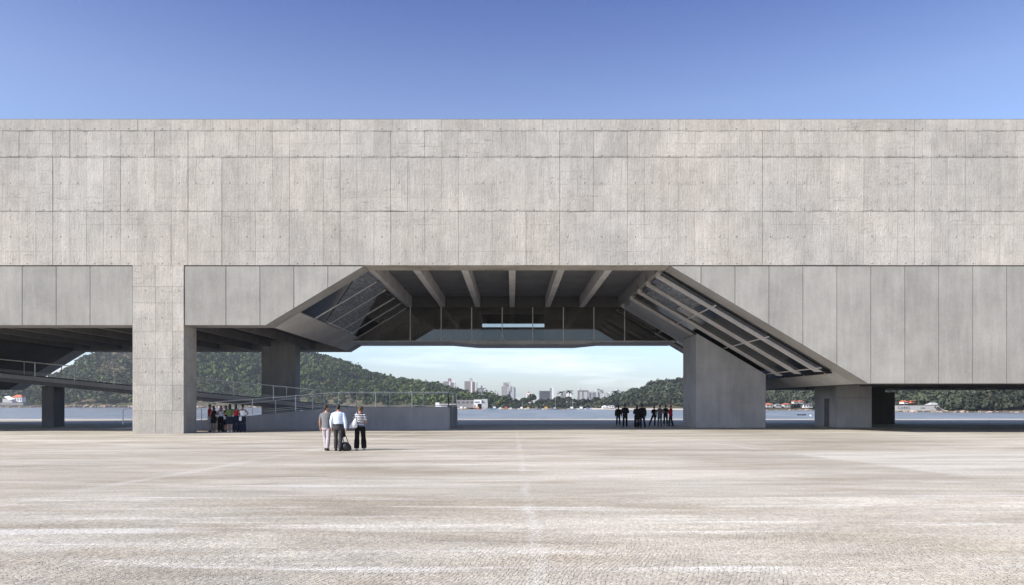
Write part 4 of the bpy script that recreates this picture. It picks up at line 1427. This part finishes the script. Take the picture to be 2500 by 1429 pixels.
def person(px, Yp, h, label, group, yaw, sex, armL, armR, feet, skin, hair, top, bottom, shoes, detail=False, head_turn=0.0, feet_z=0.0):
    """yaw 0 faces away from the camera (+Y); all lengths below are for a 1.75 m figure and scaled by k"""
    k = h / 1.75
    root = empty('person', (X_(px, Yp), Yp, feet_z), label=label, cat='person', group=group)
    root.rotation_euler.z = yaw
    fem = sex == 'f'
    sw = 0.165 if fem else 0.195
    hw = 0.105 if fem else 0.095
    vox = 0.012 if detail else 0.016

    def V(x, y, z):
        return Vector((x, y, z)) * k

    def child(name, mb, mat, vx, it=4, label=None):
        me = mb.mesh(name, mat, True)
        o = bpy.data.objects.new(name, me)
        COL.objects.link(o)
        o.parent = root
        if label:
            o['label'] = label
        if vx:
            solidify(o, vx * k, it)
        return o

    hips = {s: V(s * hw, 0, 0.90) for s in (-1, 1)}
    foot = {-1: V(feet[0], feet[1], 0.09), 1: V(feet[2], feet[3], 0.09)}
    knee = {s: hips[s].lerp(foot[s], 0.5) + V(0, 0.03, 0.02) for s in (-1, 1)}
    sho = {s: V(s * sw, -0.01, 1.375) for s in (-1, 1)}
    arms = {}
    for s, kind in ((-1, armL), (1, armR)):
        if kind == 'relaxed':
            e = sho[s] + V(s * 0.065, -0.02, -0.26)
            w = e + V(s * 0.0, 0.06, -0.25)
        elif kind == 'hip':
            e = sho[s] + V(s * 0.20, -0.07, -0.21)
            w = V(s * 0.16, 0.02, 1.02)
        elif kind == 'front':
            e = sho[s] + V(s * 0.075, 0.0, -0.27)
            w = V(s * 0.07, 0.24, 1.10)
        elif kind == 'face':
            e = sho[s] + V(s * 0.05, 0.14, -0.22)
            w = V(s * 0.07, 0.19, 1.46)
        elif kind == 'bag':
            e = sho[s] + V(s * 0.075, -0.03, -0.28)
            w = e + V(s * 0.02, 0.0, -0.26)
        elif kind == 'strap':
            e = sho[s] + V(s * 0.10, -0.06, -0.25)
            w = V(s * 0.20, 0.17, 1.16)
        arms[s] = (e, w)

    def limb_leg(m, s, r0, r1, r2, upto=1.0, infl=0.0):
        pts = [hips[s] + V(0, 0, 0.02), hips[s].lerp(knee[s], 0.5), knee[s], knee[s].lerp(foot[s], 0.35), foot[s]]
        rad = [r0, (r0 + r1) * .5 + .004, r1, (r1 + r2) * .52 + .008, r2]
        n = max(2, int(round(1 + upto * 4)))
        m.tube(pts[:n], [(r + infl) * k for r in rad[:n]], 12)

    def torso(m, infl, z0, z1):
        if fem:
            R = [(0.80, .150, .105, -.005), (0.88, .168, .118, -.012), (0.96, .160, .112, -.010), (1.06, .125, .092, 0), (1.18, .138, .098, .006), (1.28, .158, .112, .012), (1.36, .165, .095, 0), (1.40, .155, .084, -.008), (1.43, .125, .072, -.01), (1.46, .085, .062, -.01), (1.49, .053, .054, -.008)]
        else:
            R = [(0.80, .145, .105, -.005), (0.88, .160, .115, -.010), (0.96, .158, .112, -.006), (1.06, .155, .108, 0), (1.18, .165, .115, .004), (1.28, .185, .122, .004), (1.36, .195, .110, 0), (1.40, .182, .096, -.010), (1.44, .150, .080, -.012), (1.47, .105, .068, -.012), (1.50, .062, .060, -.008)]
        rr = [(0, y * k, z * k, (a + infl) * k, (b + infl) * k) for z, a, b, y in R if z0 - 0.001 <= z <= z1 + 0.001]
        m.loft(rr, 20)

    # body: one continuous surface
    m = MB()
    torso(m, 0, 0.80, 1.50)
    for s in (-1, 1):
        limb_leg(m, s, 0.085, 0.055, 0.040)
        m.ball(foot[s] + V(0, 0.055, -0.045), V(0.042, 0.115, 0.036), 12, 8)
        e, w = arms[s]
        m.ball(sho[s], 0.055 * k, 12, 8)
        m.tube([sho[s], sho[s].lerp(e, .5), e, e.lerp(w, .4), w], [q * k for q in (.050, .046, .039, .037, .026)], 10)
        d = (w - e).normalized()
        m.tube([w, w + d * .05 * k, w + d * .095 * k], [q * k for q in (.026, .034, .030)], 8, 0.6)
    hc = V(0, 0.012, 1.635)
    Rz = Matrix.Rotation(head_turn, 3, 'Z')

    def H(x, y, z):
        return hc + Rz @ V(x, y, z)
    m.tube([V(0, -.012, 1.44), V(0, -.004, 1.53), hc + V(0, -.01, -.03)], [q * k for q in (.062, .052, .050)], 12)
    m.ball(H(0, -.008, .012), V(.074, .093, .098), 16, 12, Rz)
    m.ball(H(0, .022, -.052), V(.054, .066, .064), 14, 10, Rz)
    m.ball(H(0, .096, -.022), V(.013, .020, .022), 8, 6, Rz)
    for s in (-1, 1):
        m.ball(H(s * .075, -.008, -.012), V(.012, .020, .030), 8, 6, Rz)
    body = child('body', m, M[skin], vox, 3)
    # five separate fingers per hand
    for s in (-1, 1):
        e, w = arms[s]
        d = (w - e).normalized()
        fwd = Vector((0, 1, 0)) if abs(d.y) < .8 else Vector((0, 0, 1))
        u = (fwd - d * fwd.dot(d)).normalized()
        inn = d.cross(u) * (1 if d.cross(u).x * -s > 0 else -1)
        for q, (o_, L) in enumerate(((-.026, .058), (-.009, .072), (.009, .076), (.026, .068))):
            b0 = w + d * .075 * k + u * o_ * k
            b1 = b0 + (d * .62 + inn * .15) * L * k
            b2 = b1 + (d * .35 + inn * .45) * L * k
            child('finger', MB().tube([b0, b1, b2], [.0092 * k, .0085 * k, .0065 * k], 6), M[skin], 0)
        b0 = w + d * .02 * k + u * .022 * k
        child('thumb', MB().tube([b0, b0 + (d * .028 + u * .030) * k, b0 + (d * .06 + u * .036 + inn * .012) * k], [.012 * k, .0105 * k, .008 * k], 6), M[skin], 0)
    for s in (-1, 1):
        child('eye', MB().ball(H(s * .030, .078, .012), V(.012, .008, .008), 8, 6, Rz), M['hblack'], 0)
    child('mouth', MB().ball(H(0, .082, -.066), V(.022, .008, .006), 8, 6, Rz), M['skin2'], 0)

    # hair
    style, hm = hair
    m = MB()
    m.ball(H(0, -.022, .026), V(.082, .096, .098), 16, 12, Rz)
    if style == 'short':
        m.ball(H(0, -.048, -.015), V(.072, .060, .078), 14, 10, Rz)
    if style == 'curly':
        for q in range(26):
            a = q * 2.4
            zz = -.06 + .17 * (q / 26)
            rr = .088 * math.sqrt(max(.1, 1 - ((zz - .03) / .125) ** 2))
            m.ball(H(math.cos(a) * rr, -.035 + math.sin(a) * rr * .85, zz), .030 * k, 8, 6)
    if style in ('long', 'verylong'):
        m.ball(H(0, -.05, -.03), V(.082, .062, .10), 14, 10, Rz)
        zb2 = -.20 if style == 'long' else -.40
        m.loft([(p.x, p.y, p.z, a * k, b * k) for p, a, b in ((H(0, -.07, zb2), .055, .028), (H(0, -.075, zb2 * .6), .095, .045), (H(0, -.06, -.06), .088, .055), (H(0, -.04, .04), .078, .07))], 14)
    child('hair', m, M[hm], 0.011 if detail else 0.014, 2)

    # bottoms
    kind, bmname = bottom
    m = MB()
    if kind in ('trousers', 'wide', 'shorts'):
        torso(m, .017, 0.80, 1.06)
        for s in (-1, 1):
            m.ball(hips[s] + V(0, 0, -.03), V(.098, .115, .13), 12, 8)
            if kind == 'shorts':
                limb_leg(m, s, .10, .085, .07, 0.5, .012)
            elif kind == 'wide':
                limb_leg(m, s, .092, .078, .092, 1.0, .012)
            else:
                limb_leg(m, s, .090, .066, .062, 1.0, .010)
        child('shorts' if kind == 'shorts' else 'trousers', m, M[bmname], vox * 1.15, 4)
    elif kind == 'skirt':
        m.loft([(0, 0, .48 * k, .20 * k, .17 * k), (0, 0, .66 * k, .19 * k, .155 * k), (0, -.005 * k, .88 * k, .185 * k, .135 * k), (0, 0, 1.07 * k, .14 * k, .108 * k)], 20)
        child('skirt', m, M[bmname], vox * 1.15, 4)
    # tops
    kind, tm = top
    m = MB()
    if kind == 'dress':
        torso(m, .016, 0.88, 1.42)
        m.loft([(0, 0, .60 * k, .19 * k, .15 * k), (0, -.005 * k, .78 * k, .19 * k, .145 * k), (0, -.008 * k, .92 * k, .18 * k, .135 * k), (0, 0, 1.0 * k, .155 * k, .12 * k)], 20)
        child('dress', m, M[tm], vox * 1.1, 4)
    else:
        lowz = {'shirt': 1.06, 'loose': 0.88, 'tee': 0.96, 'jacket': 0.80, 'tank': 0.96}[kind]
        infl = {'shirt': .026, 'loose': .026, 'tee': .020, 'jacket': .034, 'tank': .014}[kind]
        torso(m, infl, lowz, 1.47 if kind != 'tank' else 1.38)
        if kind == 'shirt':
            m.loft([(0, 0, 1.0 * k, (.165 if not fem else .145) * k, .122 * k), (0, 0, 1.03 * k, .182 * k, .135 * k), (0, 0, 1.08 * k, .182 * k, .135 * k)], 20)
        for s in (-1, 1):
            e, w = arms[s]
            if kind == 'tank':
                m.tube([V(s * .10, .06, 1.34), V(s * .115, 0, 1.455), V(s * .09, -.07, 1.34)], .022 * k, 8)
                continue
            m.ball(sho[s], (.066 if kind != 'jacket' else .075) * k, 12, 8)
            if kind in ('shirt', 'jacket'):
                m.tube([sho[s], sho[s].lerp(e, .5), e, e.lerp(w, .5), w - (w - e) * .04],
                       [q * k for q in ((.068, .072, .066, .060, .046) if kind == 'shirt' else (.082, .076, .066, .058, .050))], 12)
            else:
                m.tube([sho[s], sho[s].lerp(e, .4), sho[s].lerp(e, .68)], [.066 * k, .068 * k, .068 * k], 12)
        child({'shirt': 'shirt', 'loose': 'shirt', 'tee': 'shirt', 'jacket': 'jacket', 'tank': 'tank_top'}[kind], m, M[tm], vox * 1.15, 4)
    if kind in ('shirt',):
        child('belt', MB().loft([(0, 0, .975 * k, .183 * k, .137 * k), (0, 0, 1.01 * k, .183 * k, .137 * k)], 20), M['leather'], 0)
    # shoes
    for s in (-1, 1):
        f0 = foot[s]
        sm = MB()
        sm.ball(f0 + V(0, 0.06, -.050), V(.050, .130, .044), 14, 8)
        sm.ball(f0 + V(0, -.02, -.03), V(.046, .060, .058), 12, 8)
        sm.box(f0.x - .042 * k, f0.x + .042 * k, f0.y - .07 * k, f0.y + .16 * k, 0.002, .03 * k)
        child('shoe', sm, M[shoes], vox, 2)
    return root


ST = (-.10, 0, .10, 0)
PI = math.pi
# three visitors walking on the sunlit plaza
Y1 = 28.75
man1 = person(797, 28.9, 1.73, 'man in dark checked shirt and pale grey trousers, left of the walking trio', 'three visitors on the sunlit plaza',
              -.15, 'm', 'relaxed', 'relaxed', (-.07, .12, .10, -.16), 'skin1', ('short', 'hdark'), ('loose', 'check'), ('trousers', 'khaki'), 'leather', True, -.9)
man2 = person(826, 28.6, 1.76, 'man in pale blue long-sleeved shirt and charcoal trousers, middle of the walking trio', 'three visitors on the sunlit plaza',
              0.0, 'm', 'relaxed', 'bag', (-.12, .10, .09, -.14), 'skin1', ('short', 'hblack'), ('shirt', 'lblue'), ('trousers', 'char'), 'leather', True, 0.15)
wom = person(879, 28.9, 1.69, 'woman in striped top and black trousers with short brown hair, right of the walking trio', 'three visitors on the sunlit plaza',
             .1, 'f', 'strap', 'front', (-.13, -.05, .15, .05), 'skin1', ('curly', 'hbrown'), ('tee', 'stripe'), ('wide', 'black'), 'gpants', True, .9)

bx_, by0 = X_(841, 28.6), 28.6
duf = empty('duffel_bag', (bx_ + .05, by0, 0), label='black duffel bag hanging by long straps from the hand of the pale blue shirted man', cat='bag')
m = MB()
for (u, r) in ((0, .10), (.25, .165), (.5, .18), (.75, .165), (1, .10)):
    pass
mk('pouch', MB().loft([(bx_ + .07, by0, .012, .13, .09), (bx_ + .07, by0, .06, .20, .14), (bx_ + .06, by0, .17, .20, .15), (bx_ + .04, by0, .27, .15, .11), (bx_ + .02, by0, .34, .07, .05)], 16), M['leather'], duf, smooth=True)
for dx in (-.07, .10):
    mk('strap', MB().tube([(bx_ + .06 + dx, by0, .26), (bx_ + dx * .8, by0 - .02, .50), (bx_ - .045, by0 - .01, .80)], .016, 6), M['leather'], duf)
mk('jacket', MB().tube([(bx_ - .05, by0, .82), (bx_ - .03, by0, .68), (bx_ - .01, by0, .52)], [.05, .075, .03], 10), M['black'], duf, smooth=True)

sx_, sy_ = X_(868, 28.75), 28.7
shb = empty('shoulder_bag', (sx_, sy_, .95), label='white leather shoulder bag hanging at the left hip of the striped woman', cat='bag')
mk('pouch', MB().loft([(sx_ - .10, sy_, .86, .13, .06), (sx_ - .09, sy_, .91, .17, .085), (sx_ - .05, sy_, 1.02, .13, .075), (sx_ - .01, sy_, 1.13, .07, .045), (sx_ + .015, sy_, 1.22, .03, .025)], 16), M['wbag'], shb, smooth=True)
mk('strap', MB().tube([(sx_ + .015, sy_ - .02, 1.20), (sx_ + .03, sy_ - .05, 1.33), (sx_ + .04, sy_ + .06, 1.45), (sx_ + .03, sy_ + .2, 1.30), (sx_ + .0, sy_ + .10, 1.18)], .012, 6), M['wbag'], shb)

# seven people standing beside the column
GL = 'people chatting in the shade beside the column'
person(512.5, 47.6, 1.74, 'man in red tee and pale grey cropped trousers, nearest the column', GL, -1.4, 'm', 'front', 'front', ST, 'skin2', ('short', 'hbrown'), ('tee', 'rshirt'), ('trousers', 'gpants'), 'leather')
person(521.5, 47.2, 1.66, 'woman in short black dress with bare legs beside the red-shirted man', GL, .9, 'f', 'front', 'relaxed', (-.07, 0, .07, 0), 'skin2', ('long', 'hblack'), ('dress', 'black'), ('none', ''), 'gpants')
person(539, 47.8, 1.66, 'woman facing the plaza in white strappy top and wide black trousers', GL, PI + .1, 'f', 'relaxed', 'relaxed', ST, 'skin1', ('long', 'hblack'), ('tank', 'wshirt'), ('wide', 'black'), 'leather')
person(551, 48.0, 1.66, 'woman in dark skirt and black top half hidden behind the long-haired person', GL, 2.2, 'f', 'face', 'relaxed', (-.07, 0, .07, 0), 'skin1', ('long', 'hblack'), ('tee', 'black'), ('skirt', 'black'), 'leather')
person(561, 46.9, 1.76, 'person with very long black hair, olive top, dark denim shorts and white trainers', GL, .5, 'f', 'front', 'relaxed', (-.11, 0, .11, .02), 'skin1', ('verylong', 'hblack'), ('tee', 'gshirt'), ('shorts', 'navy'), 'wshirt')
person(576, 47.1, 1.74, 'woman in red tank top and dark jeans with long hair', GL, .3, 'f', 'front', 'relaxed', (-.10, .05, .11, -.04), 'skin2', ('long', 'hblack'), ('tank', 'rshirt'), ('wide', 'navy'), 'leather')
w7 = person(592, 47.0, 1.74, 'woman in white racerback top and dark jeans with one hand on her hip', GL, .15, 'f', 'front', 'hip', (-.10, .0, .12, -.02), 'skin2', ('short', 'hblack'), ('tank', 'wshirt'), ('wide', 'navy'), 'leather', head_turn=.8)
hx_, hy_ = X_(587, 46.8), 46.78
hb = empty('hip_bag', (hx_, hy_, .9), label='small white bag worn low at the hip of the racerback-top woman', cat='bag')
mk('pouch', MB().loft([(hx_, hy_, .72, .05, .03), (hx_ - .01, hy_, .77, .085, .05), (hx_, hy_, .90, .09, .05), (hx_ + .02, hy_, .985, .06, .03)], 14), M['wbag'], hb, smooth=True)
mk('strap', MB().tube([(hx_ - .05, hy_ + .02, .97), (hx_ + .08, hy_ + .01, 1.02), (hx_ + .24, hy_ + .03, 1.02)], .014, 6), M['wbag'], hb)
cb = empty('crossbody_bag', (X_(548, 47.6), 47.6, .95), label='small pale bag at the side of the white strappy-top woman', cat='bag')
q0 = Vector((X_(547.5, 47.55), 47.6, 0))
mk('pouch', MB().loft([(q0.x, q0.y, .80, .05, .03), (q0.x, q0.y, .84, .08, .045), (q0.x, q0.y, .95, .07, .04), (q0.x, q0.y, 1.0, .04, .025)], 12), M['wbag'], cb, smooth=True)
mk('strap', MB().tube([(q0.x - .02, q0.y - .03, .98), (q0.x - .16, q0.y + .03, 1.2), (q0.x - .36, q0.y + .12, 1.42)], .012, 6), M['char'], cb)

# eight people standing in the shade looking at the water
GR = 'people in the shade watching the water'
person(1509.5, 61.0, 1.60, 'person in black jacket and dark jeans at the left end of the right group', GR, .1, 'm', 'relaxed', 'bag', (-.14, 0, .14, 0), 'skin2', ('short', 'hblack'), ('jacket', 'black'), ('trousers', 'navy'), 'leather')
person(1526, 57.4, 1.74, 'tall person in black with arms folded, second from left in the right group', GR, -.3, 'm', 'front', 'front', (-.13, 0, .12, .0), 'skin2', ('short', 'hblack'), ('jacket', 'black'), ('trousers', 'black'), 'leather')
person(1555, 54.8, 1.70, 'person with long black hair and flared black trousers leaning on the tall one', GR, -.1, 'f', 'front', 'front', (-.11, 0, .11, 0), 'skin2', ('long', 'hblack'), ('jacket', 'black'), ('wide', 'black'), 'leather')
person(1568, 55.0, 1.76, 'broad person in black jacket beside the long-haired one in flared trousers', GR, .1, 'm', 'relaxed', 'relaxed', (-.10, 0, .20, 0), 'skin2', ('short', 'hblack'), ('jacket', 'black'), ('trousers', 'navy'), 'leather')
person(1597, 59.6, 1.60, 'person in black tee with one leg stretched out sideways', GR, .2, 'f', 'front', 'relaxed', (-.42, .05, .05, 0), 'skin2', ('short', 'hblack'), ('tee', 'black'), ('trousers', 'navy'), 'leather')
person(1611, 58.6, 1.66, 'person in grey top and grey trousers with both hands on hips', GR, .0, 'm', 'hip', 'hip', (-.14, 0, .10, 0), 'skin2', ('short', 'hblack'), ('loose', 'grey'), ('trousers', 'grey'), 'leather')
person(1625, 61.8, 1.66, 'person in black shirt partly behind the red-jacketed person', GR, -.2, 'm', 'front', 'front', (-.13, 0, .13, 0), 'skin2', ('short', 'hblack'), ('tee', 'black'), ('trousers', 'black'), 'leather')
person(1637.5, 59.4, 1.66, 'person in red jacket over white shirt at the right end of the group', GR, 1.1, 'm', 'front', 'front', (-.05, .12, .05, -.16), 'skin1', ('short', 'hdark'), ('jacket', 'rshirt'), ('trousers', 'black'), 'leather')

dg = bpy.context.evaluated_depsgraph_get()
dg.update()
new = [(o, bpy.data.meshes.new_from_object(o.evaluated_get(dg))) for o in PENDING]
for o, me in new:
    mats = list(o.data.materials)
    o.modifiers.clear()
    o.data = me
    if not me.materials:
        for mt in mats:
            me.materials.append(mt)
    me.polygons.foreach_set('use_smooth', [True] * len(me.polygons))

# ------------------------------------------------------------------ air
hz = NT('haze_air')
hz.t.nodes.remove(hz.b)
pv = hz.n('ShaderNodeVolumePrincipled')
pv.inputs['Color'].default_value = (0.88, 0.93, 1.0, 1)
pv.inputs['Density'].default_value = 0.00016
pv.inputs['Anisotropy'].default_value = 0.2
hz.lk(pv.outputs[0], hz.out.inputs['Volume'])
mk('haze', MB().box(-2600, 2600, -2600, 2600, -7.0, 110.0), hz.m, kind='stuff')
